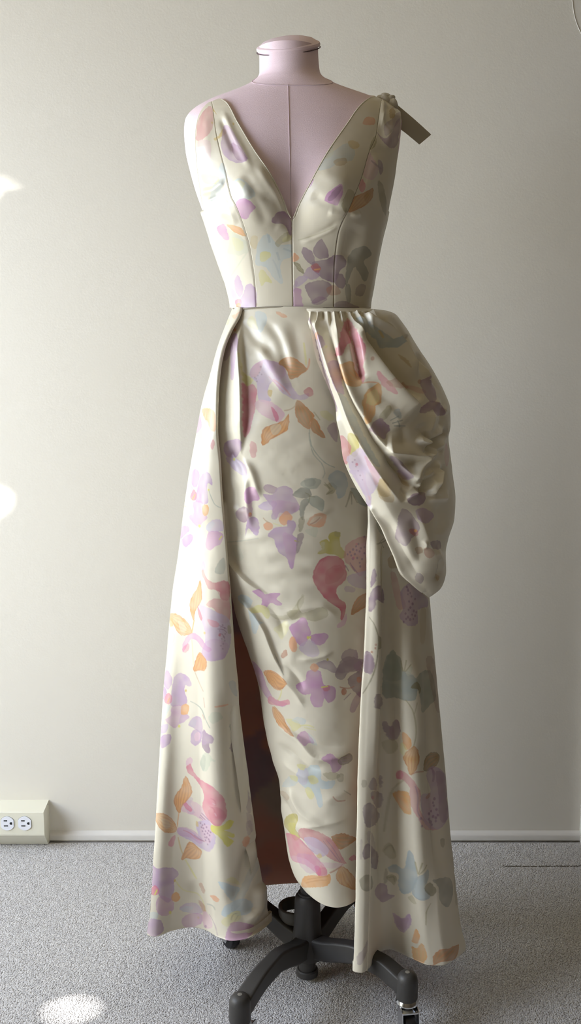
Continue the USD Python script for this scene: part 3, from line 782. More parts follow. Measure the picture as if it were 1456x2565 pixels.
# --- folds, from the largest to the smallest:  points, height mm, reach left, reach right mm
FOLDS = {
    'F': [
        # deep pleat beside the left front: high on its left, falling away on its right
        ([(603, 800), (603, 850), (605, 900), (609, 960), (611, 1020), (610, 1070), (604, 1120), (600, 1150)], 14, 26, 3.2, (0.25, 0.3)),
        ([(600, 800), (585, 870), (575, 960), (572, 1060), (575, 1160), (585, 1260)], -5, 12, 12),
        ([(560, 1250), (566, 1330), (572, 1388), (588, 1418), (613, 1446), (650, 1477), (690, 1500)], 9, 26, 3.0, (0.1, 0.3)),
        ([(590, 1490), (632, 1527), (662, 1573), (684, 1627), (704, 1674), (716, 1710)], 8, 24, 3.5, (0.2, 0.3)),
        ([(640, 855), (662, 885), (690, 935), (720, 985)], 4.5, 9, 9),
        ([(610, 800), (640, 850), (668, 872), (690, 905)], -4.5, 8, 10),
        ([(690, 800), (720, 870), (760, 930)], 3.5, 12, 12), ([(735, 795), (742, 860), (755, 930)], -3, 9, 9),
        ([(655, 800), (700, 850), (715, 900), (722, 950)], -4, 8, 8), ([(740, 940), (690, 1010), (640, 1100), (620, 1150)], 2.5, 16, 16),
        ([(600, 1150), (628, 1175), (642, 1215), (650, 1250)], 6, 8, 6), ([(565, 1120), (590, 1150), (625, 1180)], -4, 8, 8),
        ([(625, 1180), (618, 1225), (624, 1290), (630, 1330)], 5, 7, 6), ([(640, 1260), (690, 1275), (750, 1270)], 2.5, 6, 6),
        ([(575, 1265), (600, 1280), (625, 1282)], 3, 5, 5), ([(580, 1360), (630, 1350), (690, 1340)], 2.2, 6, 7),
        ([(585, 1200), (592, 1290), (600, 1380)], -4, 10, 10),
        ([(640, 1385), (710, 1380), (780, 1392)], 2.6, 9, 9), ([(640, 1432), (715, 1428), (800, 1438)], 2.6, 9, 9), ([(665, 1478), (730, 1476), (800, 1480)], 2.2, 9, 9),
        ([(650, 1408), (720, 1404), (790, 1414)], -2.2, 8, 8), ([(655, 1455), (720, 1452), (790, 1460)], -2, 8, 8),
        ([(700, 1535), (740, 1528), (800, 1520), (850, 1560)], 2.4, 8, 8), ([(690, 1560), (730, 1555), (770, 1545)], -2.5, 7, 7), ([(660, 1510), (700, 1560), (712, 1600)], -3, 8, 8),
        ([(740, 1650), (790, 1648), (840, 1630)], 2.6, 6, 6), ([(690, 1680), (730, 1720), (765, 1780)], 3.0, 7, 7), ([(710, 1660), (745, 1700), (762, 1735)], -3.0, 7, 7),
        ([(680, 1810), (740, 1845), (800, 1900), (850, 1895), (890, 1870)], 4.2, 8, 8, (0.15, 0.2)), ([(700, 1800), (760, 1850), (810, 1870), (870, 1870)], -3.2, 8, 8),
        ([(690, 1860), (740, 1895), (780, 1925), (815, 1930)], -3.4, 9, 9), ([(700, 1900), (745, 1935), (790, 1955)], 2.6, 9, 9),
        ([(725, 1960), (740, 2010), (775, 2050), (815, 2062)], 4.2, 9, 9), ([(700, 1985), (730, 2040), (750, 2075)], -3.2, 8, 8), ([(800, 2010), (850, 1990), (890, 1960)], 1.8, 12, 12),
        ([(740, 2075), (800, 2068), (880, 2045)], 2.0, 7, 9), ([(745, 1560), (730, 1650), (720, 1760)], 2, 16, 16), ([(820, 1100), (800, 1200), (780, 1330)], 1.8, 22, 22),
        ([(700, 1180), (740, 1160), (800, 1150)], 1.8, 12, 12), ([(680, 1130), (730, 1120), (790, 1105)], -1.6, 10, 10), ([(840, 1270), (790, 1290), (760, 1300)], 1.8, 6, 6),
        ([(900, 1300), (895, 1500), (880, 1700), (870, 1900)], -2.5, 16, 16),
    ],
    'D': [
        ([(779, 800), (784, 850), (797, 905), (815, 965), (832, 1015), (846, 1060)], -9, 6, 4, (0.15, 0.2)),
        ([(789, 790), (804, 850), (820, 905), (835, 950), (852, 990), (881, 1064), (914, 1127), (952, 1187), (988, 1236), (1012, 1268)], 10, 6, 16, (0.1, 0.15)),
        ([(815, 795), (830, 850), (843, 902), (857, 949), (879, 1004), (910, 1059), (932, 1098), (961, 1133), (994, 1171), (1034, 1222)], -14, 14, 3.5, (0.2, 0.05)),
        ([(822, 795), (838, 850), (852, 902), (866, 949), (888, 1002), (919, 1056), (941, 1092), (970, 1127), (1003, 1165), (1042, 1216)], 9, 3, 13, (0.2, 0.04)),
        ([(872, 830), (890, 900), (925, 980), (985, 1080)], 6, 20, 22), ([(862, 800), (880, 850), (893, 905), (906, 958)], -9, 4, 6, (0.15, 0.1)), ([(872, 800), (892, 850), (905, 905), (914, 950)], 4, 4, 8),
        ([(838, 800), (848, 850), (858, 900)], 5, 6, 6),
        ([(889, 805), (905, 850), (930, 895), (957, 934), (997, 982), (1052, 1038)], 16, 20, 7, (0.15, 0.12)), ([(908, 815), (928, 850), (965, 883), (1000, 922), (1036, 965), (1062, 1005)], -15, 14, 6, (0.2, 0.2)),
        ([(896, 790), (934, 809), (972, 833), (1008, 874), (1031, 913), (1048, 952)], 11, 8, 5, (0.15, 0.2)), ([(930, 790), (975, 814), (1010, 850), (1040, 905), (1064, 940)], -9, 5, 7), ([(1018, 850), (1034, 885), (1055, 920), (1085, 970)], 7, 4, 5), ([(1040, 880), (1062, 915), (1090, 960)], -6, 4, 5),
        ([(958, 800), (985, 815), (1008, 850)], 5, 6, 4), ([(1008, 866), (1016, 858)], 4, 3, 3, (0.4, 0.4)),
        ([(1054, 1146), (1068, 1128), (1082, 1112), (1104, 1095), (1124, 1081)], -9, 6, 8, (0.1, 0.1)), ([(1042, 1222), (1060, 1196), (1080, 1173)], 7, 4, 5, (0.1, 0.2)), ([(1076, 1244), (1086, 1205), (1092, 1173)], 8, 4, 5, (0.1, 0.2)), ([(1060, 1235), (1068, 1205), (1078, 1185)], -6, 4, 4),
        ([(1042, 1098), (1057, 1108), (1080, 1106)], 7, 4, 7, (0.2, 0.2)), ([(1055, 1350), (1062, 1362), (1060, 1380)], 4, 4, 4, (0.4, 0.4)),
        ([(1020, 835), (1024, 862), (1018, 880)], -5, 4, 4), ([(1045, 880), (1075, 930), (1105, 985)], -4, 5, 6),
        # the lower swag
        ([(962, 1130), (1000, 1136), (1052, 1144), (1078, 1138)], 11, 4, 16, (0.1, 0.1)), ([(960, 1150), (1010, 1165), (1050, 1160)], -8, 10, 10),
        ([(1045, 1100), (1075, 1103), (1085, 1090), (1118, 1082)], 7, 6, 8), ([(1050, 1060), (1062, 1085), (1085, 1100)], -5, 8, 8), ([(1085, 1030), (1080, 1060), (1065, 1095)], 5, 7, 7), ([(1100, 1000), (1110, 1040), (1095, 1075)], -4, 7, 7),
        ([(1075, 1130), (1060, 1160), (1040, 1190), (1030, 1215)], 7, 7, 7), ([(1095, 1150), (1088, 1190), (1080, 1230)], 6, 7, 7), ([(1110, 1160), (1105, 1210), (1098, 1245)], -4, 6, 6), ([(1060, 1190), (1058, 1220), (1050, 1240)], -6, 6, 6),
        ([(1010, 1250), (1030, 1242), (1044, 1236), (1050, 1228)], 6, 4, 6), ([(1000, 1222), (1015, 1240), (1022, 1255)], -5, 5, 5), ([(1070, 1252), (1095, 1250), (1125, 1248)], 5, 4, 10), ([(1090, 1262), (1105, 1300), (1100, 1340)], -4, 10, 10),
        ([(927, 1263), (950, 1300), (973, 1350), (991, 1390), (1009, 1433), (1038, 1461), (1066, 1484)], 3.5, 2.5, 4, (0.05, 0.05)), ([(955, 1285), (990, 1340), (1020, 1400), (1055, 1450)], -6, 12, 14), ([(1062, 1075), (1090, 1120), (1110, 1135)], -5, 6, 6), ([(1045, 1165), (1075, 1150), (1100, 1120), (1118, 1095)], 5, 5, 7), ([(1070, 1180), (1076, 1210), (1072, 1240)], 6, 4, 5), ([(1085, 1005), (1108, 1020), (1122, 1040)], 4, 5, 6),
        ([(905, 1150), (945, 1220), (985, 1290), (1020, 1370), (1045, 1430)], 6, 18, 16), ([(1040, 1270), (1062, 1330), (1085, 1400), (1095, 1450)], 5, 14, 10), ([(1030, 1290), (1045, 1350), (1055, 1420)], -4, 10, 10), ([(1085, 1370), (1100, 1400), (1108, 1430)], 4, 6, 6), ([(1090, 1400), (1098, 1430), (1090, 1460)], -3.5, 5, 5),
        ([(950, 1010), (985, 1040), (1010, 1080), (1020, 1110)], 3, 14, 14), ([(925, 960), (960, 1000), (1000, 1030)], -2, 12, 12), ([(1000, 1060), (1010, 1090), (1006, 1125)], -4, 9, 9),
    ],
    'L': [([(470, 1180), (462, 1400), (450, 1700), (440, 2000), (438, 2200)], -3, 18, 20), ([(530, 1350), (535, 1600), (540, 1900), (555, 2150), (560, 2300)], 4.5, 20, 24), ([(575, 1700), (592, 1900), (608, 2100)], -4, 16, 18), ([(640, 2090), (612, 2190), (580, 2270)], -5, 14, 16), ([(664, 2200), (650, 2265), (610, 2310)], 4.5, 10, 12),
          ([(480, 2200), (500, 2250), (530, 2330)], -2.5, 12, 12), ([(520, 1060), (515, 1200), (505, 1350)], 2, 14, 14)],
    'R': [([(936, 1300), (942, 1500), (942, 1700), (936, 1900), (932, 2100)], 6, 10, 9, (0.1, 0.4)), ([(966, 1330), (972, 1550), (968, 1750), (964, 2000), (962, 2250)], -13, 10, 22, (0.12, 0.2)), ([(1005, 1450), (1015, 1700), (1035, 1950), (1050, 2200), (1060, 2380)], 5, 16, 18), ([(1062, 1560), (1075, 1800), (1090, 2050), (1105, 2250)], -5, 14, 12), ([(1040, 1640), (1052, 1760), (1058, 1880)], 3, 12, 12)],
    'b1': [([(500, 478), (530, 478), (556, 460), (575, 450)], 4, 5, 5), ([(520, 503), (545, 490)], -3, 2.5, 2.5, (0.4, 0.3)), ([(545, 530), (570, 535), (600, 560)], 3, 6, 6), ([(545, 500), (580, 520), (600, 540)], 2.5, 6, 6), ([(520, 280), (518, 350), (525, 420)], 2, 8, 8)],
    'b2': [([(556, 270), (580, 330), (608, 380), (630, 430)], 3.5, 6, 6), ([(552, 290), (572, 340), (590, 390)], -4, 5, 5), ([(640, 410), (665, 450), (700, 500), (720, 540)], 3, 6, 7), ([(610, 430), (650, 480), (690, 510)], -2.5, 8, 8), ([(620, 460), (650, 520), (670, 570)], -2.5, 9, 9), ([(690, 560), (715, 580), (730, 600)], 1.5, 8, 8), ([(590, 440), (610, 470), (630, 500)], 2.5, 8, 8)],
    'b3': [([(750, 612), (800, 590), (850, 565)], 1.8, 4, 4), ([(760, 600), (810, 580), (850, 555)], -1.6, 4, 4), ([(820, 530), (850, 535), (875, 528)], 2.2, 5, 5), ([(780, 480), (820, 510), (860, 520)], -2, 8, 8), ([(800, 420), (840, 450), (880, 460)], 1.8, 10, 10)],
    'b4': [([(962, 245), (958, 290), (972, 330), (968, 380)], 6, 8, 8), ([(975, 260), (968, 300), (978, 330)], -4, 6, 6), ([(945, 380), (930, 440), (905, 500)], 3.5, 8, 8), ([(875, 530), (890, 536), (905, 530)], 3, 4, 4), ([(900, 560), (885, 600), (865, 660)], -3.5, 12, 12), ([(960, 400), (955, 460), (945, 520)], -3, 9, 9), ([(905, 540), (925, 580), (900, 640)], 2, 10, 10)],
}
gather = [(772 + 9.2 * k + (5 * ((k * 7) % 3) - 5) * 0.6, 30 + 18 * ((k * 5) % 4), (k * 11) % 5) for k in range(18)]
for k, (x, ln, j) in enumerate(gather):
    lean = (x - 800) / 150 * 0.9
    pts = [(x, 779), (x + lean * ln * 0.4, 779 + ln * 0.5), (x + lean * ln, 779 + ln)]
    FOLDS['D'].append((pts, (4.2 if k % 2 else -3.8) * (0.8 + 0.1 * j), 2.6, 2.6, (0.08, 0.6)))
for k, C in PANELS.items():
    amp = 0.0011 if k in 'FD' else 0.0006
    C.h += amp * (meshkit.fbm(C.P * 28 + 11, 3, 4) - 0.5) * 2
    for f in FOLDS.get(k, []):
        if k in 'DLR':
            f = (f[0], f[1] * (1.45 if k == 'D' else 2.0 if k == 'L' else 1.6), *f[2:])
            if k == 'D':
                f = (*f, *((0.25, 0.25),)[len(f) - 4:], 1.55) if len(f) < 6 else f
        if k == 'F' and f[0][0][1] > 1500:
            f = (f[0], f[1] * 1.45, f[2] * 0.9, f[3] * 0.9, (0.3, 0.3), 1.6)
        elif k == 'F' and abs(f[1]) < 4:
            f = (f[0], f[1] * 0.9, f[2] * 1.1, f[3] * 1.1, (0.42, 0.42))
        C.fold(*f)
    if k == 'D':
        C.h *= np.clip(np.abs(np.cos(phi)) / 0.55, 0.06, 1)
    if k in 'LR':
        C.h[-12:] *= np.linspace(1, 0, 12)[:, None]
    # edges stay sewn: the bodice's panels and the waist keep their lines
    if k[0] == 'b':
        e = np.minimum(np.arange(C.P.shape[1]), np.arange(C.P.shape[1])[::-1])[None, :] / 15
        C.h *= np.clip(e, 0.15, 1)
        e = np.minimum(np.arange(C.P.shape[1]), np.arange(C.P.shape[1])[::-1])[None, :]
        C.h -= 0.0011 * np.exp(-(e / 2.0) ** 2)      # pressed seam
    if k in 'FD':
        C.h *= np.clip(np.arange(C.P.shape[0])[:, None] / 10, 0.12, 1)
    C.settle()

# ------------------------------------------------------------------ the flowers printed on the satin, fold shade painted into a few
DYES = {k: lin(v) for k, v in dict(
    rose=(214, 146, 150), pink=(222, 132, 152), deep=(203, 98, 118), hot=(218, 100, 142), blush=(228, 190, 202), orchid=(202, 146, 192), mauve=(190, 158, 192), lilac=(205, 184, 208),
    plum=(158, 116, 150), dusk=(158, 132, 150), smoke=(150, 128, 138), orange=(232, 168, 98), amber=(222, 176, 112), brown=(182, 138, 88), rust=(190, 126, 96), peach=(234, 168, 124), tan=(200, 172, 138), vein=(206, 136, 80),
    gold=(214, 186, 110), yellow=(226, 218, 92), straw=(228, 221, 152), mustard=(198, 186, 92), olive=(172, 164, 118), moss=(132, 124, 88), palegreen=(212, 214, 192), sage=(164, 172, 158), slate=(132, 136, 126),
    sky=(200, 214, 218), steel=(172, 186, 190), ochre=(186, 156, 96), cream=(236, 228, 208), red=(190, 88, 96), brick=(150, 112, 104)).items()}
FLOWERS = r'''
@ 440 80 2.1412
B b1 rose .8 | 150 425 190 398 203 470 190 530 150 572 113 582 106 540 120 480
B b1 blush .5 | 120 590 160 580 190 600 180 700 140 730 118 680
B b1,b2 gold .9 | 230 560 252 522 272 528 268 548 245 562 215 582 205 572
D b1,b2 gold | 196 487 5 311 493 6
B b2 mauve .8 | 262 500 300 520 345 605 388 680 340 702 300 692 262 662 243 612 250 560
B b2 plum .75 | 300 600 335 612 384 682 350 692 312 662
B b1,b2 sky .7 | 250 700 272 760 250 830 215 900 182 915 195 850 215 780
B b1 straw .9 | 140 762 180 768 232 780 216 812 170 816 148 800
B b2 sky .7 | 340 785 400 828 425 880 350 902 300 872 300 820
B b2 straw .5 | 330 800 370 810 350 850 320 850
B b2 orchid | 322 920 370 893 428 940 402 968 384 1004 345 985
B b3 peach .85 | 1003 490 1025 458 1066 464 1070 492 1038 500
B b4,b3 olive .8 | 1040 632 1054 580 1076 560 1072 610
B b3 sky .65 | 850 640 920 598 962 640 942 690 880 690 842 722 780 742 755 722 800 680
B b3 gold .7 | 928 586 968 588 988 612 958 628 935 615
B b3 ochre .6 | 850 690 905 675 918 700 890 718 858 712
B b3 palegreen .7 | 800 625 840 610 842 660 800 680
B b3 orchid .8 | 684 842 697 795 738 783 732 818 706 842
B b3 orchid | 803 902 813 870 850 840 888 818 899 860 884 892 868 928 832 920
B b3 plum .9 | 818 898 848 852 884 826 889 850 856 888 835 905
B b3 olive .7 | 898 905 925 848 955 856 962 900 935 945 915 968 890 935
V b4 amber vein 5 | 930 967 1058 835 | 930 967 952 895 990 872 1040 848 1060 838 1056 885 1026 925 980 948
B b4 brown .5 | 1010 880 1058 838 1056 885 1030 920
B b4 blush .7 | 1030 640 1072 700 1090 735 1062 790 1020 782 1000 730
B b4 pink .8 | 988 800 1005 792 1020 830 1002 862 985 842
B b4 dusk .8 | 1086 690 1108 700 1114 742 1098 764
B b4 plum .7 | 1080 540 1122 572 1160 540 1184 480 1205 470 1204 560 1172 622 1128 602
B b4 dusk .6 | 1120 500 1170 460 1200 400 1210 450 1190 490 1130 560
B b4 ochre .8 | 1146 424 1168 408 1178 450 1154 464
B b4 moss .55 | 1085 800 1110 820 1130 900 1128 985 1105 940 1092 880
S b4 dusk 8 .6 | 1050 690 1085 720 1105 735
@ 480 440 2.8
B b1 orchid | 178 370 220 338 246 370 268 440 235 452 200 412
V b1 peach amber 4 | 250 345 378 425 | 250 345 300 350 350 368 380 425 330 408 285 385
B b1,b2 palegreen .85 | 250 380 300 402 380 460 392 520 345 560 300 552 255 540 268 460
B b1,b2 straw .4 | 285 440 340 450 370 500 320 530
S b1 palegreen 7 .8 | 280 700 340 610 402 520
B b1 mauve | 322 698 350 745 362 800 350 840 330 845 308 800 302 745
B b1,b2 mauve | 385 768 420 763 452 800 457 880 442 932 345 932 335 890 362 830
B b1 lilac .9 | 272 785 310 828 322 890 290 905 278 850
B b1 pink | 305 885 320 866 345 872 348 900 330 915 310 905
B b1 orange | 315 905 332 895 348 912 335 930 320 928
B b2 tan .8 | 430 895 448 888 460 902 452 920 436 918
B b2 sky .75 | 470 470 530 408 600 480 705 488 706 562 640 590 620 650 642 752 590 730 520 640 452 622 455 540
S b2 steel 20 .6 | 538 415 548 470
S b2 steel 20 .6 | 600 538 616 592
S b2 steel 16 .5 | 645 512 702 532
S b2 steel 10 .4 | 570 590 600 650 620 720
B b2 straw .9 | 478 552 510 534 556 548 532 590 490 602
B b2 straw .9 | 474 680 500 660 532 700 566 752 520 742 488 772
B b2 olive .7 | 588 472 620 430 670 398 706 408 706 450 640 470 610 502
B b2 straw .5 | 640 440 690 415 700 445 650 465
B b2 gold .45 | 420 430 462 432 452 512 415 492
B b2 plum | 565 322 598 260 650 254 692 300 704 400 690 418 670 370 640 340 600 335
B b3 peach | 714 545 742 558 750 590 715 602
V b3 olive moss 3 | 716 608 795 690 | 716 608 755 622 795 690 740 650
B b3 dusk | 910 445 945 500 962 560 935 580 890 580 856 545 866 490
B b3 dusk | 782 502 830 520 862 570 862 618 840 622 800 590 776 545
B b3,b4 dusk | 850 610 900 600 960 585 1000 560 1060 565 1088 622 1045 662 1008 742 940 732 885 695 858 660
B b3 mauve .8 | 786 702 826 640 880 655 902 700 852 727
B b3 red .8 | 838 635 878 618 906 650 890 680 850 660
S b3 orange 10 .9 | 862 660 902 655
B b3 lilac | 722 742 760 708 818 713 790 750 738 782
B b3 dusk .85 | 798 770 900 735 952 745 984 780 962 842 900 882 850 892 820 832
B b3 plum .6 | 840 890 890 850 950 862 930 885 880 905
B b4 dusk | 1000 700 1050 690 1082 740 1062 792 1012 765
B b3,b4 rust .6 | 950 790 1010 770 1045 820 1000 838 960 832
B b3 orchid .9 | 718 800 762 795 770 860 782 922 715 922
B b3 mauve .6 | 700 835 705 800 730 740 745 760
B b4 slate .7 | 1100 570 1180 500 1240 508 1262 560 1205 600 1242 680 1212 742 1150 640 1112 700 1080 782
B b4 slate .6 | 1078 780 1112 770 1118 870 1095 890
B b4 smoke .6 | 1148 832 1170 768 1222 770 1202 842
B b4 dusk .7 | 1000 900 1060 878 1120 900 1182 930 1100 962 1008 942
S b3 olive 5 .5 | 748 452 850 422 1000 360
@ 480 740 4.0444
B F straw .55 | 600 210 640 250 690 340 620 332 560 280
B F sky .75 | 650 168 740 178 762 250 732 332 690 372 660 280
B F peach .8 | 850 162 900 170 972 215 930 227 880 195
B F straw .95 | 472 570 500 650 522 780 618 842 610 882 570 922 530 882 492 760
B F mustard .5 | 500 720 530 800 600 840 605 885 570 920 535 880
B F pink | 512 870 560 922 620 900 662 962 652 1050 642 1150 602 1332 572 1402 530 1422 525 1200 518 1000
B F deep .5 | 515 900 545 930 575 1100 570 1300 540 1410 528 1200
B F lilac | 588 802 620 720 720 656 832 668 922 710 962 790 1002 890 1042 962 1100 1012 1182 990 1172 1042 1080 1054 990 1030 900 962 832 872 790 900 772 1000 800 1062 740 1080 680 1052 668 940 650 870
B F orchid .35 | 720 656 832 668 922 710 960 790 880 850 800 760
B F rose .5 | 590 800 620 722 715 660 700 760 640 830
B F blush | 650 1080 700 1058 800 1080 880 1130 932 1180 942 1222 900 1272 862 1284 780 1242 700 1200 650 1132
B F hot .8 | 808 1128 858 1178 884 1250 856 1284 838 1222
S F rose 14 .6 | 830 850 930 930 1000 1012
S F rose 9 .5 | 780 820 860 900 930 975
B F deep .75 | 1138 982 1180 932 1228 958 1232 1000 1190 1022
B F gold .9 | 780 958 818 968 802 1022 775 1000
D F dusk .7 | 640 832 8 662 872 9 700 722 8 690 782 8 655 845 7 710 800 6 672 812 6
V F brown vein 7 | 1172 752 888 690 | 885 690 930 640 1000 624 1080 660 1150 720 1172 752 1110 802 1050 837 1000 842 958 740
B F orange .3 | 890 690 930 640 1000 624 1080 660 1000 700
S F peach 14 .8 | 1195 640 1190 700 1168 752
S F straw 16 .9 | 1138 480 1150 580 1162 700
V F brown vein 5 | 1070 1065 1200 1356 | 1070 1063 1150 1120 1222 1190 1242 1230 1202 1290 1196 1356 1130 1320 1080 1270 1054 1180
V F brown vein 5 | 1232 1245 1352 1442 | 1203 1292 1230 1243 1270 1270 1312 1360 1352 1442 1280 1412 1220 1360
S F tan 10 .8 | 940 1166 1040 1130 1075 1066
V F orange vein 6 | 985 1205 716 1520 | 983 1203 988 1290 962 1370 880 1412 800 1462 718 1524 710 1410 728 1350 800 1318 880 1290 940 1260
B F palegreen .5 | 800 1330 900 1300 890 1380 830 1410
S F olive 9 .6 | 1240 1180 1270 1220 1302 1262
B F straw .6 | 1300 1180 1370 1170 1442 1240 1400 1272 1330 1232
B F plum .7 | 1378 1342 1440 1290 1475 1330 1475 1482 1420 1432
S F sage 6 .8 | 1195 1360 1210 1500 1280 1620 1360 1700 1450 1742
S F sage 6 .7 | 1190 1390 1232 1600 1330 1720 1352 1810 1330 1850
B F mauve | 338 1500 430 1458 492 1468 502 1560 442 1642 380 1642 333 1580
B F lilac | 350 1650 442 1650 542 1720 562 1822 500 1812 420 1752
D F yellow | 432 1660 14
B F rose .7 | 598 1480 650 1500 662 1560 642 1642 600 1622
B F mauve .9 | 390 472 440 380 472 460 452 600 432 740 422 852 394 832 400 700
B F plum .6 | 392 480 422 540 362 642 328 642
D F peach | 440 350 16
B F palegreen .6 | 430 1250 470 1240 492 1402 450 1330
V L peach amber 4 | 120 1160 222 1362 | 108 1157 160 1143 222 1168 243 1230 243 1362 200 1368 165 1300 130 1240
B L palegreen .9 | 88 1290 160 1270 172 1360 140 1442 80 1502 38 1482
B L mauve .9 | 38 1352 70 1200 96 1260 102 1330 60 1392
B L rose .9 | 193 1522 215 1458 237 1500 212 1558
B L peach .6 | 405 205 450 190 482 168 442 235
B L straw .6 | 355 290 365 240 385 250 375 290
S L palegreen 9 .7 | 60 1740 120 1560 165 1480
@ 400 1180 4.0444
B L mauve | 330 142 323 40 360 -22 402 20 397 100 370 162
B L mauve | 400 100 430 40 480 8 522 60 532 142 490 122 482 200 492 300 462 337 420 322 358 290 380 200
B L lilac | 268 182 290 128 332 160 342 240 300 272 273 232
B L pink | 313 257 345 188 378 240 357 297 320 287
S L orange 14 | 330 290 362 235
B L orchid .75 | 340 320 430 308 442 400 482 470 440 512 402 562 370 552 320 502 298 460 350 420
B L lilac .7 | 238 482 290 400 312 440 290 522 250 562
D L yellow | 404 556 15 495 190 10
B L orange | 438 350 480 343 497 385 482 442 440 442
S L sage 7 .7 | 500 200 530 280 562 340 622 372
S L peach 9 .7 | 232 352 270 360
B L mauve | 178 682 200 578 282 558 302 600 250 652 200 692
B L mauve | 223 712 260 658 322 638 337 690 300 742 260 772
B L lilac .7 | 163 700 225 690 232 770 180 822
B L lilac .85 | 470 572 520 508 590 488 637 520 642 600 560 612 500 612
B L sky .4 | 470 572 520 515 560 530 500 600
B L orchid .8 | 468 722 500 620 602 618 647 660 612 742 560 762 510 802 473 782
S L yellow 13 | 602 695 632 658
B L sage .6 | 560 1022 590 940 650 878 667 950 652 1032 600 1042
B L rose | 428 1012 445 993 462 1060 500 1110 560 1132 692 1120 702 1302 620 1292 612 1232 560 1200 500 1192 470 1132 440 1072
B L deep .3 | 560 1140 692 1122 700 1290 625 1285
B L lilac | 428 932 450 918 463 980 442 1002 423 972
B L rose .8 | 470 1352 540 1298 620 1298 702 1310 714 1502 640 1542 590 1482 560 1402
B L lilac | 383 1368 420 1358 500 1390 600 1440 702 1500 722 1700 692 1832 640 1902 560 1922 470 1912 420 1852 460 1740 452 1600 420 1502
B L orchid .4 | 460 1740 560 1700 690 1750 690 1830 640 1900 560 1920 470 1910 425 1850
B L deep .8 | 383 1373 402 1400 432 1492 415 1508 390 1442
B L pink .7 | 488 1500 560 1518 606 1562 560 1584 510 1552
S L plum 7 .7 | 590 1600 640 1605 682 1640
S L plum 6 .6 | 600 1560 640 1580 680 1600
S L plum 6 .6 | 610 1640 640 1660 660 1700
D L plum .7 | 640 1560 7 660 1590 7 620 1580 6 650 1680 8 660 1720 8 630 1700 6 645 1750 7 620 1770 6 665 1650 7 610 1620 6 640 1800 7
D L deep .8 | 610 1660 15
B L olive .7 | 690 1570 720 1580 722 1640 695 1640
B L orchid .85 | 228 1802 240 1738 290 1660 350 1640 420 1690 470 1760 522 1802 500 1832 430 1792 380 1722 320 1702 280 1762 240 1832
B L hot .6 | 228 1802 290 1748 298 1800 260 1842
V L orange vein 5 | 345 1512 412 1105 | 412 1105 428 1260 410 1340 360 1420 345 1512 318 1440 305 1340 340 1250 380 1190
V L amber vein 5 | 325 1642 95 1460 | 93 1455 170 1448 250 1500 302 1560 325 1640 240 1664 180 1632 148 1560
B L palegreen .5 | 190 1520 250 1545 270 1610 215 1620
S L orange 13 | 350 1510 326 1642
B L orange .8 | 100 1470 130 1500 135 1560 112 1580 100 1530
V L orange vein 5 | 345 2022 440 1860 | 345 2024 352 1960 400 1838 442 1868 472 1930 452 2002 380 2022
S L straw 7 .7 | 325 1700 335 1830 342 1960
S L palegreen 12 .8 | 90 1600 100 1660 95 1720
S L palegreen 10 .8 | 120 1640 150 1660 130 1740 105 1720
S L palegreen 8 .7 | 150 1740 90 1890
D L gold | 456 1640 13
B F orchid | 878 182 960 168 1012 280 940 302 900 332 858 290
B F plum .85 | 768 422 830 368 892 380 902 470 860 522 800 492
B F mauve | 868 652 890 500 930 468 982 480 1012 560 992 642 950 632 900 572
B F orchid .6 | 890 330 930 310 940 420 905 430
D F deep .8 | 917 442 22
D F orange | 920 430 10
B F lilac | 1000 352 1100 300 1182 320 1160 382 1060 392
B F plum .8 | 1048 172 1090 138 1182 168 1170 212 1110 222
B F mauve .85 | 1050 232 1150 242 1200 170 1280 153 1342 190 1352 250 1402 320 1412 382 1350 432 1290 442 1220 422 1182 482 1130 472 1150 382 1100 310
B F orchid .4 | 1150 300 1400 330 1400 390 1290 440 1180 470 1150 400
B F peach | 1208 492 1250 428 1290 408 1338 450 1332 502 1260 548
B F peach .9 | 1058 542 1090 518 1142 528 1142 582 1100 597 1070 582
S F tan 9 .8 | 1050 475 1080 505 1120 525
S F straw 12 .7 | 1150 528 1240 560
B F mauve | 1103 657 1150 588 1230 568 1290 560 1300 498 1372 520 1372 590 1342 642 1402 700 1387 780 1352 977 1320 972 1290 882 1220 832 1180 762 1163 690
B F orchid .45 | 1250 640 1340 660 1390 780 1352 975 1320 970 1290 860
S F mustard 14 | 1368 705 1412 716
B F smoke .8 | 1400 652 1458 640 1432 762 1388 832
B F palegreen .5 | 740 762 800 760 850 880 800 910 760 850
B F orchid | 943 1217 1010 1198 1070 1250 1130 1238 1217 1243 1182 1290 1237 1342 1200 1362 1120 1332 1080 1392 1035 1372 1040 1300 970 1242
B F sky | 788 1272 870 1258 942 1320 900 1382 830 1342
B F sky .9 | 900 1412 960 1450 1000 1520 1052 1532 1010 1560 975 1642 945 1640 930 1560
B F straw | 918 1402 1000 1358 1100 1388 1114 1472 1080 1492 1030 1432 960 1442
B F olive .45 | 1120 1440 1250 1470 1350 1402 1450 1250 1456 1330 1380 1450 1300 1500 1180 1500
B F straw .55 | 1158 1602 1200 1570 1290 1518 1302 1602 1240 1702 1200 1652
B F peach .9 | 1308 1762 1340 1678 1387 1700 1387 1812 1350 1832
B F rust .8 | 1233 1862 1280 1808 1292 1860 1250 1897
S F sage 8 .5 | 690 720 850 705 1000 680
@ 720 1180 3.309
B F slate .8 | 48 192 110 138 182 150 192 212 120 222 70 212
B F slate .75 | 108 262 150 230 182 250 140 332 130 402 108 362
B F sage .85 | 170 230 250 208 302 250 292 332 230 302 190 272
B F sage .8 | 108 102 200 58 282 80 240 142 160 142
B F slate .4 | 150 60 230 70 220 120 150 120
B F moss .6 | 98 402 142 380 132 470 100 497
S F moss 6 .6 | 150 180 185 210 175 260
S F moss 6 .5 | 170 205 230 215
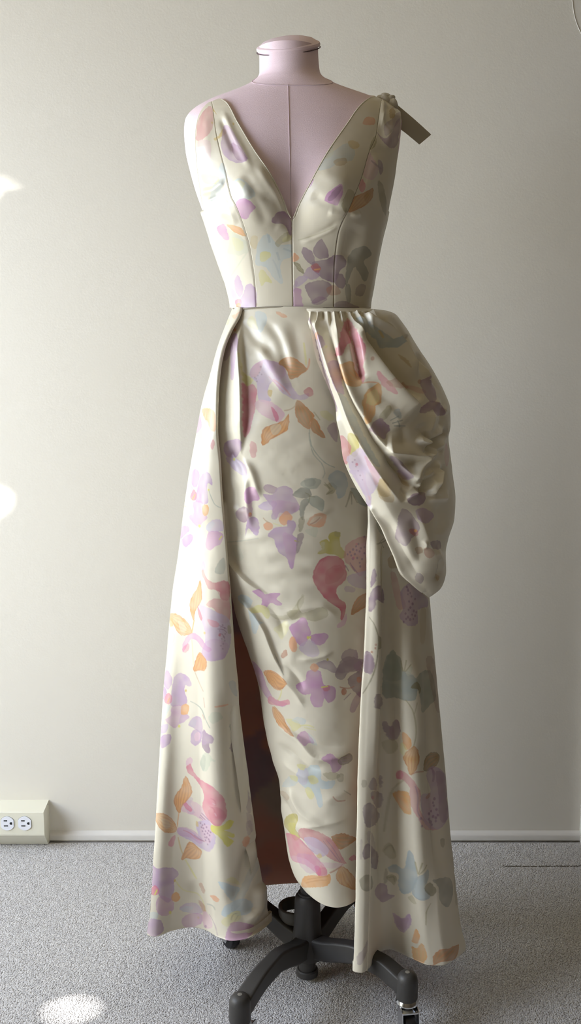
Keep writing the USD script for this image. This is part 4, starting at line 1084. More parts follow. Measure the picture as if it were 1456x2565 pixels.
B F olive .85 | 298 112 340 105 370 98 412 130 382 182 345 190 320 192 352 150
S F moss 7 .7 | 310 95 355 145
S F moss 6 .7 | 345 95 370 130
S F moss 6 .7 | 325 195 375 160
B F steel .8 | 338 62 400 -2 472 20 502 100 470 202 420 222 400 150
B F sage .9 | 528 142 590 158 652 220 662 292 600 272 560 212
S F moss 11 .7 | 525 165 512 220 484 298
S F moss 9 .7 | 530 170 535 275
S F moss 9 .7 | 535 175 580 262
B F peach .85 | 163 437 230 358 322 363 302 452 240 462
B F cream .8 | 185 430 235 380 290 380 250 420 215 440
S F rust 9 .7 | 190 440 240 415 270 385
B F palegreen .7 | 150 492 242 470 237 542 190 530
B F mustard | 255 682 290 642 270 590 322 568 352 590 345 530 380 508 442 508 432 560 442 622 492 690 440 732 420 702 340 684
B F palegreen .5 | 262 660 295 640 278 600 310 590 300 650
B F olive .5 | 395 500 442 508 430 545 400 540
B F deep | 213 882 240 790 300 718 400 703 460 740 482 800 492 882 440 942 402 982 430 1060 482 1100 482 1162 460 1232 440 1227 445 1160 390 1110 310 1050 250 972
B F rose .5 | 300 760 340 745 350 770 310 790
S F rose 8 .6 | 300 860 340 880 345 910
S F rose 7 .6 | 360 780 400 800 440 790
S F rose 7 .6 | 230 860 250 800 290 750
B F red .4 | 330 820 430 780 470 850 400 920 320 930
B F blush .9 | 408 1282 450 1240 492 1180 482 1262 430 1297
B F rose .75 | 478 642 520 588 600 553 690 548 696 690 690 802 640 832 600 872 520 782 478 742
B F blush .6 | 560 640 690 580 690 700 620 720
D F plum .85 | 500 690 8 520 672 9 545 650 9 570 625 8 590 605 8 610 640 9 560 690 9 530 700 8 600 665 8 640 630 8 660 600 9 640 680 8 580 720 9 620 730 9 545 725 12 605 790 9 640 545 8 600 760 8 660 650 7 575 655 7
D F hot .6 | 550 718 12 575 605 8
S F plum 8 .8 | 480 780 510 830
S F plum 8 .8 | 520 760 560 830
S F plum 7 .8 | 540 790 590 855
B F lilac .8 | 490 882 560 848 640 830 692 800 692 972 620 970 540 952
S F deep 8 .6 | 645 880 680 965
B F mauve .5 | 488 950 562 970 550 1002 480 992
V F brown vein 5 | 692 1012 530 1192 | 528 1192 560 1080 620 1025 694 1008 694 1092 610 1150
B F olive .6 | -2 1170 100 1148 130 1180 290 1128 342 1190 280 1232 200 1242 120 1212 40 1232
S F olive 9 .6 | 130 1040 85 1110 110 1170
B F orchid | 18 1292 80 1250 110 1218 150 1228 192 1330 182 1370 150 1432 120 1452 80 1422 40 1352
B F orchid | 190 1370 260 1348 322 1348 337 1380 280 1442 210 1422
B F lilac .8 | 100 1450 180 1400 230 1430 267 1512 200 1542 120 1502
D F yellow | 172 1380 12 190 1378 10
B F peach .8 | 18 1402 60 1378 72 1442 40 1492
B F dusk .9 | 448 1532 500 1478 572 1488 582 1560 520 1572 470 1582
B F dusk .9 | 408 1652 470 1580 602 1558 645 1580 560 1642 470 1672
B D lilac | 518 -2 640 -2 652 100 692 200 692 284 658 284 640 200 560 62
S D dusk 6 .7 | 560 20 640 180
S D rose 14 .5 | 620 0 650 120 685 240
B D ochre .7 | 768 62 830 100 882 222 860 262 780 232 750 162
B D dusk .75 | 908 482 940 328 1000 328 1082 430 1092 492 1030 562 980 622 900 562
B D dusk | 998 242 1050 188 1130 178 1147 230 1100 282 1040 282
B D mauve .8 | 1068 332 1120 308 1190 338 1212 382 1150 432 1090 402
B D red .6 | 1008 492 1050 478 1087 510 1060 542
D D orange | 1062 495 12
B D tan .9 | 1060 640 1110 628 1122 672 1080 688
B D rust .6 | 1138 640 1190 640 1222 690 1180 722 1140 692
B D dusk .8 | 1188 590 1262 578 1272 640 1210 642
B D smoke .7 | 1078 840 1132 880 1110 932 1060 902
B D tan .8 | 1228 850 1262 880 1242 912
B D mauve .8 | 918 -2 960 10 1018 66 980 70
B R sage .7 | 738 422 770 400 802 520 760 500
S R moss 7 .7 | 740 605 790 590 830 560
S R moss 6 .7 | 780 592 800 635
S R moss 6 .7 | 760 600 800 560
B R dusk | 698 882 720 803 737 860 722 932 690 962
B R dusk | 688 1012 750 948 792 990 797 1092 740 1062 730 1122 680 1162
B R plum .4 | 720 1000 755 980 760 1040 725 1050
S R moss 6 .8 | 680 1210 730 1290 757 1400 742 1560 705 1700
B R ochre .7 | 838 720 900 698 917 790 850 802
B R rose .5 | 858 840 900 858 940 1000 982 1120 920 1142 880 1002
B R mauve .75 | 938 1002 1000 938 1060 938 1112 1010 1162 1060 1162 1122 1080 1152 1080 1262 1000 1282 930 1202 960 1142
B R blush .4 | 960 1000 1020 960 1040 1060 1000 1140
D R plum .85 | 990 960 9 1000 990 9 1020 1010 8 1030 1040 9 1010 1080 9 1040 1100 10 1060 1060 8 1020 1130 10 1050 1160 11 1000 1210 11 1020 1230 11 1060 1200 10 1035 1190 9 980 1180 9 965 1250 9 1070 1170 9 1005 1150 9 985 1225 8 1000 1020 7 1045 1225 8
S R plum 9 .7 | 990 950 1010 1000
B R ochre .3 | 1105 1160 1150 1150 1140 1400 1105 1410
B R sage | 830 1562 880 1480 930 1602 945 1725 820 1725
B R dusk .9 | 648 1502 700 1518 722 1590 692 1682 648 1642
D R rust .8 | 730 1470 10 775 1490 9 735 1440 8 700 1500 8
@ 350 1640 3.935
V L orange vein 5 | 540 172 610 5 | 528 152 550 60 580 -2 622 10 662 80 637 157 580 152
S L tan 9 .6 | 545 172 590 280 627 362
B L mauve | 238 262 250 190 270 148 312 210 320 270 285 342 250 312
B L mauve | 328 282 350 210 400 183 470 210 512 290 490 312 450 300 440 350 467 452 440 492 380 502 308 502 310 400
B L mauve | 223 342 245 318 267 370 245 422 223 442
B L hot .85 | 243 442 280 378 317 410 312 472 270 482
S L orange 14 | 275 470 297 425
B L orchid .7 | 253 642 310 600 318 510 420 500 432 560 492 610 450 652 390 682 350 722 300 692
B L mauve .5 | 420 570 490 610 450 650 390 680
B L sky .7 | 222 560 260 500 300 510 280 560 235 640
B L lilac | 203 722 240 688 282 690 260 762 210 772
B L mauve | 203 852 220 798 302 788 302 862 240 917 210 912
D L yellow | 390 705 15
B L orange | 413 512 450 488 487 510 472 582 413 587
D L gold | 455 355 12
S L sage 8 .8 | 500 460 560 490 612 540 642 620 692 722
S L rust 10 .5 | 630 425 642 520
S L rust 9 .5 | 620 590 638 640
B L mauve .9 | 478 692 520 628 580 608 612 650 617 772 560 742 520 712
B L steel .3 | 490 690 520 640 560 640 540 710
B L mauve | 503 852 513 770 560 738 612 780 602 852 545 897
B L blush .8 | 540 800 570 760 600 790 590 840 550 850
B L dusk | 613 882 630 738 660 778 722 808 717 870 682 870 692 952 665 972 635 932
B L mauve .5 | 613 882 630 738 660 778 722 808 717 870 682 870
B L palegreen .9 | 678 632 720 568 790 578 822 620 760 662 720 682
S L peach 15 .8 | 740 515 810 505 872 490
B L palegreen | 598 1062 640 968 702 1000 692 1080 660 1142 620 1142
B L sage .4 | 598 1062 625 1000 650 1010 640 1120 622 1140
S L palegreen 26 .8 | 690 1020 745 1050
B L steel .55 | 878 280 940 268 962 402 920 382
B L sage .6 | 888 690 950 678 962 750 910 762
B L dusk .6 | 888 922 950 800 992 730 1012 902 960 972
B L steel .4 | 900 602 970 498 982 642 940 650
B L blush | 458 1082 470 1030 500 1008 522 1040 505 1082
B L pink | 463 1112 500 1078 530 1150 600 1230 702 1290 792 1370 842 1440 857 1562 832 1642 770 1697 702 1652 640 1562 618 1482 640 1402 600 1292 530 1202 480 1162
B L deep .35 | 680 1540 760 1500 840 1560 830 1640 770 1695 710 1650
S L blush 8 .8 | 720 1465 750 1480
S L blush 8 .7 | 740 1560 755 1590
S L deep 9 .5 | 700 1420 740 1440 750 1490
S L deep 9 .5 | 690 1500 730 1520 740 1560
B L blush .9 | 403 1522 450 1438 530 1448 602 1490 642 1562 682 1642 702 1692 640 1662 560 1592 470 1562
B L mauve .4 | 430 1440 490 1400 530 1420 500 1460 540 1560 480 1560
B L hot .85 | 428 1448 470 1468 517 1530 490 1542 440 1492
S L plum 7 .8 | 600 1580 640 1620 680 1650
S L plum 7 .8 | 610 1560 650 1600 690 1640
S L plum 6 .7 | 590 1600 625 1625
B L lilac | 558 1682 590 1640 690 1638 712 1720 747 1800 732 1882 680 1942 602 1902 500 1832 400 1782 368 1742 400 1702 500 1732 580 1792
B L blush .5 | 600 1700 690 1680 720 1780 680 1860 620 1820
B L orchid .6 | 368 1722 430 1698 500 1718 560 1758 622 1830 590 1862 500 1802 400 1782
S L deep 8 .6 | 430 1730 500 1760 560 1810 640 1840
S L plum 7 .7 | 540 1780 590 1815 635 1840
D L plum .85 | 600 1660 8 620 1680 8 640 1670 8 660 1700 9 630 1710 8 610 1700 7 650 1740 9 670 1760 8 640 1770 8 690 1780 9 660 1800 9 680 1820 8 650 1830 8 700 1750 8 690 1840 9 620 1740 7 670 1870 8 680 1735 7 645 1800 7
B L gold .8 | 560 1640 578 1660 572 1690 560 1680
B L hot .65 | 278 1872 320 1800 352 1778 342 1850 320 1892
B L yellow | 705 1682 760 1690 820 1680 880 1628 922 1650 890 1712 840 1732 932 1770 922 1802 850 1782 922 1840 860 1892 800 1802 710 1742
V L orange vein 6 | 390 1562 455 1198 | 455 1198 512 1320 502 1400 420 1482 390 1562 338 1462 350 1390 410 1310
V L amber vein 6 | 365 1702 145 1580 | 143 1580 230 1563 310 1610 362 1690 350 1742 260 1752 188 1692
B L palegreen .4 | 220 1620 280 1640 300 1700 240 1700
S L orange 9 | 387 1560 370 1692
B L dusk .5 | 1018 1342 1060 1328 1102 1480 1090 1562 1050 1502
B L dusk .35 | 1050 1560 1110 1600 1120 1740 1080 1700
B L peach .6 | 1040 1810 1075 1790 1080 1890 1045 1900
B F orchid .8 | 1108 62 1200 158 1250 300 1330 440 1456 478 1402 512 1280 452 1180 300
V F orange vein 5 | 1440 282 1225 170 | 1223 170 1290 153 1390 210 1442 280 1402 342 1340 342 1280 272
S F straw 9 .9 | 1400 340 1390 400 1360 452
V F amber vein 5 | 1320 508 1456 755 | 1318 508 1380 560 1430 640 1460 755 1420 742 1350 662
S F slate 6 .6 | 1330 -10 1390 130 1420 200
@ 680 1640 2.912
V F orange vein 5 | 112 212 0 135 | -30 120 60 158 114 210 60 252 -20 205
B F orchid | 178 222 250 188 260 130 310 108 360 130 382 220 460 238 467 310 420 352 385 312 370 372 320 382 285 332 290 282 230 292
B F plum .3 | 385 250 460 240 465 310 420 350 390 310
B F dusk .8 | 310 82 360 48 430 48 482 110 450 132 400 102
B F deep .7 | 378 240 420 223 427 255 390 264
S F yellow 10 | 365 238 412 230
B F peach | 283 97 310 63 347 90 320 122
D F mustard | 410 35 9
B F smoke .95 | 478 112 520 28 600 18 662 60 642 110 560 132 520 182 468 162
B F smoke .95 | 558 182 620 130 666 108 664 302 600 262
B F plum .6 | 573 402 600 320 652 268 642 350 600 422
B F plum .45 | 600 80 660 40 665 110 630 120
D F rust | 530 270 25 640 182 22
S F rust 8 .8 | 500 235 560 245 605 230
S F smoke 8 .7 | 530 330 580 280
B F pink .8 | -10 300 60 340 120 328 132 360 60 374 -20 352
V F orange vein 5 | 10 380 165 592 | 8 378 70 440 112 510 165 594 130 582 60 512 18 452
B F straw .9 | 108 470 180 480 214 520 160 562 140 522
B F sky .6 | 150 480 200 455 252 480 230 510
S F straw 9 .9 | 210 520 260 515 312 532
S F straw 8 .8 | 240 530 325 550
B F orchid .9 | 188 602 230 558 270 580 312 640 270 642 240 664
B F sky .5 | 270 570 320 620 330 660 290 640
B F orchid .9 | 368 762 430 723 470 750 512 780 502 832 450 862 430 802
B F plum .4 | 440 750 510 780 500 830 455 858
V F smoke moss 4 | 490 770 592 750 | 485 770 530 740 575 720 592 765 540 800 500 800
B F sky | 188 912 200 828 260 828 290 808 340 808 362 850 372 920 462 920 442 972 370 977 352 962 377 1092 345 1107 310 1012 250 972
B F lilac .5 | 188 912 200 828 258 828 270 900 240 950
B F sky .6 | 78 962 130 888 200 900 170 952
B F straw .9 | 188 800 250 808 235 842 205 830
B F straw .9 | 268 890 320 888 342 930 290 942
B F straw .9 | 248 982 280 968 312 1020 300 1052 270 1042
B F straw .8 | 135 880 190 890 185 925 150 910
B F olive .6 | 378 870 460 858 502 890 430 912
B F moss .5 | 478 882 522 868 524 920 490 922
S F moss 10 .5 | 530 990 580 1022
S F rust 9 .7 | 450 1035 490 1068 540 1062
B F mustard | 110 1182 180 1160 192 1210 175 1270 212 1330 170 1352 130 1290 93 1242
B F yellow .5 | 120 1240 170 1230 170 1290 200 1330 165 1340
@ 690 2040 3.7545
B F rose .95 | 230 140 300 133 400 163 500 213 562 268 605 350 645 430 668 462 600 452 530 422 470 380 430 340 350 300 280 250 220 200
B F deep .25 | 450 210 560 275 610 370 640 430 560 400 500 300
B F pink .95 | 103 175 165 190 230 228 330 330 400 420 472 500 484 572 420 587 370 540 280 472 160 430 130 330 110 230
B F blush .6 | 160 390 280 420 380 500 370 545 280 472 165 430
B F lilac .9 | 270 228 360 216 460 280 505 350 440 395 340 342
B F hot .85 | 370 495 412 488 432 550 410 584 385 540
B F gold .8 | 388 385 425 368 437 400 405 412
S F plum 7 .6 | 450 250 520 340 605 445
S F plum 6 .5 | 480 240 550 330 620 450
S F plum 6 .4 | 250 260 300 310 360 350
B F hot .7 | 690 420 740 383 768 420 720 432
S F rust 9 .8 | 515 552 600 502 632 470
@ 680 1640 2.912
V F brown vein 5 | 618 1342 440 1333 | 438 1330 510 1303 570 1318 622 1344 560 1392 500 1422 470 1382
B F brown .4 | 58 1000 100 1000 130 1040 110 1060
B R dusk | 678 32 720 -2 757 80 720 132 678 122
S R moss 7 .8 | 775 0 762 90 702 230 668 282
B R sage | 818 302 818 100 860 -2 940 18 962 120 1062 180 1052 322 980 332 900 312
B R steel .5 | 960 120 1060 180 1050 320 960 310
B R sage .9 | 1058 170 1160 118 1202 302 1162 362 1100 422 1090 332
S R olive 11 .8 | 945 45 960 120
S R olive 11 .8 | 985 40 970 120
S R olive 10 .8 | 1020 70 975 125
B R palegreen .7 | 985 130 1025 85 1020 130 1000 150
B R moss .9 | 1018 242 1060 198 1092 250 1080 282 1070 250
B R brick .45 | 1128 30 1190 48 1232 380 1202 402 1160 202
B R smoke .9 | 758 302 790 288 812 350 790 387 753 382
S R olive 8 .8 | 980 330 1040 430 1057 560 1030 692
S R olive 7 .7 | 1065 350 1045 432
B R dusk .9 | 808 502 840 488 870 540 890 488 922 478 942 560 900 622 850 602
B R plum .4 | 860 540 890 520 900 600 860 600
B R olive .5 | 808 642 900 620 922 690 850 722
B R orange .95 | 958 562 1010 608 1022 670 985 692 960 642
B R straw .6 | 950 640 990 690 970 740 940 700
V R amber vein 6 | 1020 882 1040 670 | 963 742 1040 668 1077 720 1072 802 1020 882 990 812
S R rust 9 .8 | 1020 875 1070 855 1112 852
V R brown moss 5 | 1115 850 1225 740 | 1113 802 1130 740 1190 708 1227 740 1202 812 1118 852
B R rose .8 | 913 862 960 848 1010 890 1060 950 1092 1030 1080 1110 1120 1200 1182 1260 1202 1277 1120 1272 1070 1192 1010 1082 1010 970 960 912 920 902
B R hot .6 | 913 857 950 848 962 890 918 907
S R plum 7 .6 | 1050 960 1070 1050 1065 1130 1110 1210
B R mauve .7 | 1090 1032 1160 1010 1150 940 1130 880 1160 818 1220 828 1282 900 1302 1052 1292 1182 1220 1272 1120 1232
B R plum .5 | 1200 850 1290 900 1302 1052 1282 1202 1230 1202 1220 1002
B R blush .35 | 1100 1060 1160 1030 1180 1140 1130 1190
S R plum 16 .7 | 1168 825 1185 870 1178 925
D R plum .9 | 1090 1195 10 1100 1250 9 1150 1160 11 1160 1220 14 1180 1180 11 1190 1050 11 1185 1100 9 1205 1130 10 1170 1240 9 1200 1190 11 1215 1170 9 1150 1200 10 1180 1080 9 1200 1215 9 1165 1140 8
B R rust .7 | 1128 1040 1155 1005 1160 1030 1140 1050
V R orange amber 4 | 892 1010 1015 1160 | 888 1010 950 993 1002 1010 1017 1100 1017 1162 970 1152 920 1082
S R olive 14 .5 | 965 915 875 1000 845 1130 822 1290
B R smoke .8 | 718 942 745 893 772 940 762 982 723 982
B R smoke .7 | 785 890 802 885 806 960 790 960
B R smoke .8 | 728 1012 770 998 812 1030 802 1102 760 1112
B R smoke .85 | 668 1122 720 1080 782 1150 772 1222 700 1262 680 1202
D R red .6 | 740 1042 12
B R moss .5 | 660 920 690 915 692 960 665 965
B R smoke .4 | 700 1300 740 1310 762 1456 720 1456
B R moss .6 | 1232 1350 1262 1345 1258 1402 1238 1395
@ 340 2080 3.4667
V L orange vein 5 | 405 275 540 140 | 398 250 430 160 470 98 530 140 572 180 562 232 500 252 440 242
S L gold 9 .8 | 370 60 390 150 410 205
S L straw 12 .9 | 430 250 470 320 530 422
B L mauve | 108 442 135 298 180 330 260 323 330 330 372 380 330 432 332 522 310 602 270 622 200 562 190 502 150 482 113 492
B L lilac .5 | 260 500 330 470 320 560 270 600
B L hot .8 | 128 532 165 478 207 520 190 557 150 562
S L yellow 13 | 165 560 187 515
B L orange | 313 562 350 538 382 570 367 612 320 612
B L orchid .7 | 180 622 220 568 320 610 327 682 270 742 188 712
B L sky .6 | 112 722 190 713 182 772 108 762
B L mauve .9 | 93 802 140 768 220 788 242 872 160 922 98 882
D L yellow | 300 715 14 545 758 10
D L gold | 340 435 11
S L straw 8 .8 | 350 440 420 520 540 550 602 702
B L lilac .8 | 378 682 430 638 510 628 572 680 562 722 450 712
B L sky .5 | 385 685 440 660 500 670 450 710
B L orchid .7 | 408 822 430 740 540 718 582 740 572 802 490 842
B L rust .6 | 553 470 575 458 602 530 585 542
B L peach .8 | 648 572 690 568 722 600 700 622
B L rust .6 | 543 602 590 640 607 702 580 692
S L sage 10 .6 | 620 640 660 650 690 692
B L blush .9 | 578 732 610 708 662 790 652 852 600 842 583 792
S L plum 5 .5 | 640 730 690 830 710 910
D L plum .7 | 607 835 12
B L sky | 718 452 790 458 850 488 902 500 872 562 840 612 780 542
B L sky | 778 662 870 608 960 598 1012 640 992 712 900 742 830 722 800 752 748 732
B L sky .9 | 978 202 1050 148 1064 180 1010 242
B L steel .45 | 950 420 1040 250 1082 300 1010 430 930 600 860 700 830 660
B L straw .6 | 790 432 850 408 902 472 820 452
B L straw .7 | 748 792 830 718 900 700 912 762 860 802 790 832
S L olive 7 .6 | 830 780 850 730 880 720
S L olive 7 .5 | 860 790 890 740
B L peach .8 | 928 112 950 58 992 68 962 142
B L orchid .9 | 778 942 830 808 920 798 1022 828 1012 892 930 947 820 962
B L dusk .4 | 960 -60 1000 -80 1010 0 980 40
@ 540 2160 2.6963
B F orange | 583 162 600 98 680 88 740 95 772 78 777 132 740 162 650 168
S F vein 5 .5 | 610 140 680 125 750 120
S F vein 5 .5 | 620 115 690 105 760 95
V F amber vein 5 | 848 25 930 180 | 813 92 850 26 902 60 952 120 955 186 900 172 840 142
B F hot .5 | 678 42 740 38 752 70 700 92
B F blush .6 | 700 2 860 8 850 30 760 40
S F rust 8 .6 | 770 70 820 45 850 25
B F orchid .4 | 560 -60 700 -30 690 60 620 70 560 0
@ 840 2080 4.0444
B R smoke | 283 202 330 128 382 180 432 240 422 382 370 372 360 272 300 292
B R moss .65 | 248 512 310 448 372 470 382 562 340 612 268 592
B R olive .45 | 488 192 550 128 612 220 602 282 530 272
S R moss 9 .4 | 500 200 560 150 600 230
B R plum .75 | 403 612 450 538 520 560 532 642 602 660 490 727 428 682
B R steel | 538 372 620 348 700 390 740 208 782 240 812 342 832 480 782 602 740 642 670 632 640 542 640 442 560 422
B R steel .85 | 828 482 900 440 942 398 942 502 902 582 962 652 930 702 850 702 788 652 778 602
B R sky .5 | 840 500 900 460 900 560 940 660 860 690 800 640
B R olive .8 | 518 472 580 448 622 480 602 552 560 522
S R moss 9 .6 | 545 480 590 470 600 520
B R moss .5 | 490 520 510 390 530 420 520 530
S R olive 14 .9 | 810 320 840 445
S R olive 14 .9 | 885 330 845 440
S R olive 12 .9 | 930 350 850 450
B R moss .85 | 903 592 960 528 1022 602 1010 642 970 662
B R olive .5 | 738 682 780 658 822 742 790 740
B R slate .7 | 988 512 1050 488 1150 478 1192 562 1182 702 1130 782 1060 702 1050 572
B R moss .3 | 1200 300 1225 300 1240 700 1215 720
S R olive 8 .8 | 920 960 922 850 970 740
B R mauve .9 | 588 842 640 868 690 890 752 848 767 950 690 1032 618 962
B R plum .35 | 600 860 680 900 740 890 700 1010 625 950
B R orange .9 | 778 1122 800 1050 820 1000 857 1080 830 1142
V R amber orange 5 | 885 1150 850 1350 | 778 1180 830 1200 880 1148 927 1240 917 1312 860 1352 800 1322
V R brown vein 6 | 1250 1160 980 1372 | 978 1372 990 1280 1060 1210 1150 1200 1252 1158 1222 1290 1140 1322 1050 1342
B R smoke .6 | 218 1292 300 1180 330 1090 322 1222 280 1332 240 1362
B R smoke .35 | 250 120 275 100 270 260 255 280
@ 760 740 3.64
B D dusk .85 | 28 190 60 208 110 400 200 760 270 1042 312 1030 250 850 180 600 120 350
B D peach .8 | 108 362 128 328 138 392 120 400
B D mauve .8 | 130 360 170 380 192 450 160 482 138 440
B D straw .9 | 188 470 220 458 212 492
B D pink | 400 208 450 270 520 380 567 460 552 580 545 650 562 720 540 802 510 722 490 600 452 440 425 330
B D pink | 345 340 398 212 420 330 440 420 400 450 350 542 288 542 328 440
B D rose .5 | 460 450 562 480 562 602 500 602
B D blush .3 | 480 480 540 500 530 580 500 560
V D orange amber 6 | 530 805 340 640 | 328 642 400 608 462 613 472 680 535 802 450 834 380 792 343 722
S D peach 10 .8 | 540 802 600 790 690 800
V D orange amber 6 | 692 795 580 1170 | 690 798 717 880 702 980 655 1012 652 1090 580 1178 558 1080 543 960 590 860 640 830
B D straw .55 | 590 900 660 860 690 940 640 1000 580 980
B D pink .75 | 678 690 740 738 800 800 864 892 810 882 740 832 690 762
B D mauve .85 | 228 622 310 598 332 680 352 800 372 902 300 862 258 762
B D steel .65 | 328 900 390 938 482 1130 540 1260 640 1440 702 1562 640 1532 560 1402 440 1182 380 1062
B D mustard | 408 1262 470 1268 507 1330 490 1462 430 1452 408 1362
B D deep .85 | 328 1290 370 1288 432 1370 420 1462 400 1542 350 1482 338 1382
B D lilac | 398 1482 440 1450 520 1388 582 1480 640 1560 692 1640 682 1722 602 1824 540 1784 430 1582
B D rose .5 | 560 1460 640 1560 692 1640 665 1730 620 1620
D D plum .7 | 450 1520 7 480 1560 8 500 1600 7 520 1640 7 490 1540 7 470 1500 7 540 1680 7
D D deep .8 | 488 1540 14
B D ochre .8 | 688 1682 740 1698 792 1822 700 1822
B D steel .9 | 478 230 540 198 620 260 700 310 780 370 884 462 780 472 700 470 640 382
S D gold 22 .8 | 690 318 712 350 730 385
B D ochre .7 | 868 540 940 578 984 652 920 602
B D rust .6 | 768 780 840 768 930 810 942 852 860 842 790 822
D D rust .7 | 1062 785 20 632 575 18
B D rose .5 | 938 830 1040 838 1124 880 1060 892
B D plum .8 | 1068 780 1150 768 1202 860 1212 962 1150 962 1090 862
B D plum .85 | 1058 1062 1100 1000 1180 960 1262 1000 1294 1082 1220 1092 1180 1042 1110 1072
B D olive .65 | 738 1042 790 998 802 1060 730 1142 690 1122
S D slate 11 .7 | 795 1140 870 1100
S D slate 11 .7 | 815 1165 905 1138
S D slate 10 .7 | 830 1190 930 1190
S D slate 10 .7 | 860 1140 880 1200
B D steel .6 | 828 1050 880 1038 892 1120 850 1110
B D plum .8 | 603 1222 640 1160 700 1118 750 1160 792 1220 760 1262 740 1312 690 1282 640 1252
B D mauve .5 | 690 1120 720 1200 740 1300 700 1270 660 1180
B D dusk .85 | 798 1460 870 1498 960 1590 1012 1662 950 1662 850 1562
B D ochre .5 | 868 1620 930 1680 962 1742 890 1702
B D rose .5 | 1300 1340 1332 1440 1312 1562 1288 1482
'''


def closed(points, k=3):
    """A smooth closed line through the points."""
    p = np.asarray(points, float)
    a, b, c, d = np.roll(p, 1, 0), p, np.roll(p, -1, 0), np.roll(p, -2, 0)
    out = []
    for t in np.arange(k) / k:
        out.append(0.5 * (2 * b + (c - a) * t + (2 * a - 5 * b + 4 * c - d) * t ** 2 + (3 * b - a - 3 * c + d) * t ** 3))
    return np.stack(out, 1).reshape(-1, 2)


def ribbon(points, width):
    p = np.asarray(points, float)
    if len(p) > 2:
        p = spline(p, 10)
    t = np.gradient(p, axis=0)
    t /= np.linalg.norm(t, axis=1, keepdims=True) + 1e-9
    n = np.stack([-t[:, 1], t[:, 0]], 1)
    w = (width / 2 * (0.55 + 0.45 * np.sin(np.pi * np.linspace(0.08, 0.92, len(p)))))[:, None]
    return np.vstack([p + n * w, (p - n * w)[::-1]])


PALE = 0.87          # the dyes lie thin on the cloth
DYES = {k: v * PALE + IVORY * (1 - PALE) for k, v in DYES.items()}
ox, oy, zoom = 0.0, 0.0, 1.0
for row in FLOWERS.strip().splitlines():
    if row[0] == '@':
        ox, oy, zoom = map(float, row[2:].split())
        continue
    head, *parts = row.split('|')
    head = head.split()
    num = [np.array(list(map(float, q.split()))) for q in parts]
    to = lambda q: q.reshape(-1, 2) / zoom + [ox, oy]
    for pn in head[1].split(','):
        C = PANELS[pn]
        if head[0] == 'B':
            C.paint(C.uv(closed(to(num[0]))), DYES[head[2]], 0.93 * (float(head[3]) if len(head) > 3 else 1.0))
        elif head[0] == 'S':
            C.paint(C.uv(ribbon(to(num[0]), float(head[3]) / zoom)), DYES[head[2]], 0.93 * (float(head[4]) if len(head) > 4 else 1.0), soft=0.0007, rough=0.25)
        elif head[0] == 'D':
            for x, y, r in num[0].reshape(-1, 3):
                a = np.arange(8) * np.pi / 4 + x
                C.paint(C.uv(to(np.stack([x + r * np.cos(a) * (0.7 + 0.5 * ((x * 7 + y) % 1.0 + 0.2)), y + r * np.sin(a)], 1))), DYES[head[2]], 0.93 * (float(head[3]) if len(head) > 3 else 1.0), soft=0.0006, rough=0.5)
        elif head[0] == 'V':
            ax_ = C.uv(to(num[0]))
            poly = C.uv(closed(to(num[1])))
            d = ax_[1] - ax_[0]
            lat = np.abs((poly - ax_[0]) @ np.array([-d[1], d[0]])) / np.linalg.norm(d)
            C.paint(poly, DYES[head[2]], 0.95, colour2=DYES[head[3]], axis=ax_, stripes=(float(head[4]) / 2, lat.max()))

NAMES = {'b1': ('side_panel', None), 'b2': ('center_panel', None), 'b3': ('center_panel', None), 'b4': ('side_panel', None), 'L': ('overskirt', 'flared overskirt front left'), 'R': ('overskirt', None), 'F': ('front_skirt', 'narrow draped front skirt'), 'D': ('hip_drape', 'puffed gathered drape on the hip')}
bod = {}
for k in ('b1', 'b2', 'b3', 'b4', 'L', 'R', 'F', 'D'):
    nm, lb = NAMES[k]
    bod[k] = PANELS[k].build(nm, gown, label=lb)

ivory = lambda m: np.tile(IVORY, (len(m.vertices), 1))
# the back of the bodice and of the skirt, round to the wall side
zb = np.linspace(at(700, 262, 0)[2], at(750, 772, 0)[2], 90)
z_arm = at(700, 530, 0)[2]
bk = np.clip((zb - z_arm) / 0.22, 0, 1)[:, None]                     # 0 at the underarm, 1 at the shoulder
u_ = np.linspace(0, 1, 90)[None, :]


def side_edge(C, col):
    q = C.P[::-1, col]
    return np.stack([np.interp(zb, q[:, 2], q[:, k]) for k in (0, 1)], 1)


eR, eL = side_edge(PANELS['b4'], -1), side_edge(PANELS['b1'], 0)
up_ = zb > z_arm
tr = np.where(up_, np.pi / 2 + 0.18 + 0.7 * bk[:, 0] ** 0.8, theta_of(eR[:, 0], zb, 0.0055) - 0.04)[:, None]
tl = np.where(up_, 1.5 * np.pi - 0.18 - 0.7 * bk[:, 0] ** 0.8, 2 * np.pi + theta_of(eL[:, 0], zb, 0.0055) + 0.04)[:, None]
TB, ZB = tr * (1 - u_) + tl * u_, zb[:, None] + 0 * u_
bp = body_point(TB, ZB, np.where(up_[:, None], 0.004, 0.0048))
half = bp.shape[1] // 2
for sl, nm in ((slice(0, half), 'back_panel'), (slice(half, None), 'back_panel')):
    g_ = bp[:, sl]
    m = trimesh.Trimesh(g_.reshape(-1, 3), grid_faces(*g_.shape[:2]), process=False)
    obj(nm, m, M['satin'], gown, smooth=True, colour=ivory(m))
rows = 140
SL, SR = (c[np.linspace(0, RW - 1, rows).astype(int)] for c in (PANELS['L'].P[:, 0], PANELS['R'].P[:, -1]))
t = np.linspace(0, 1, rows)[:, None]
cx_, ax_ = (SL[:, :1] + SR[:, :1]) / 2, (SR[:, :1] - SL[:, :1]) / 2
a_ = np.linspace(0, np.pi, 120)[None, :]
bB = PchipInterpolator([0, 0.15, 0.4, 1], [0.085, 0.15, 0.21, 0.30])(t)
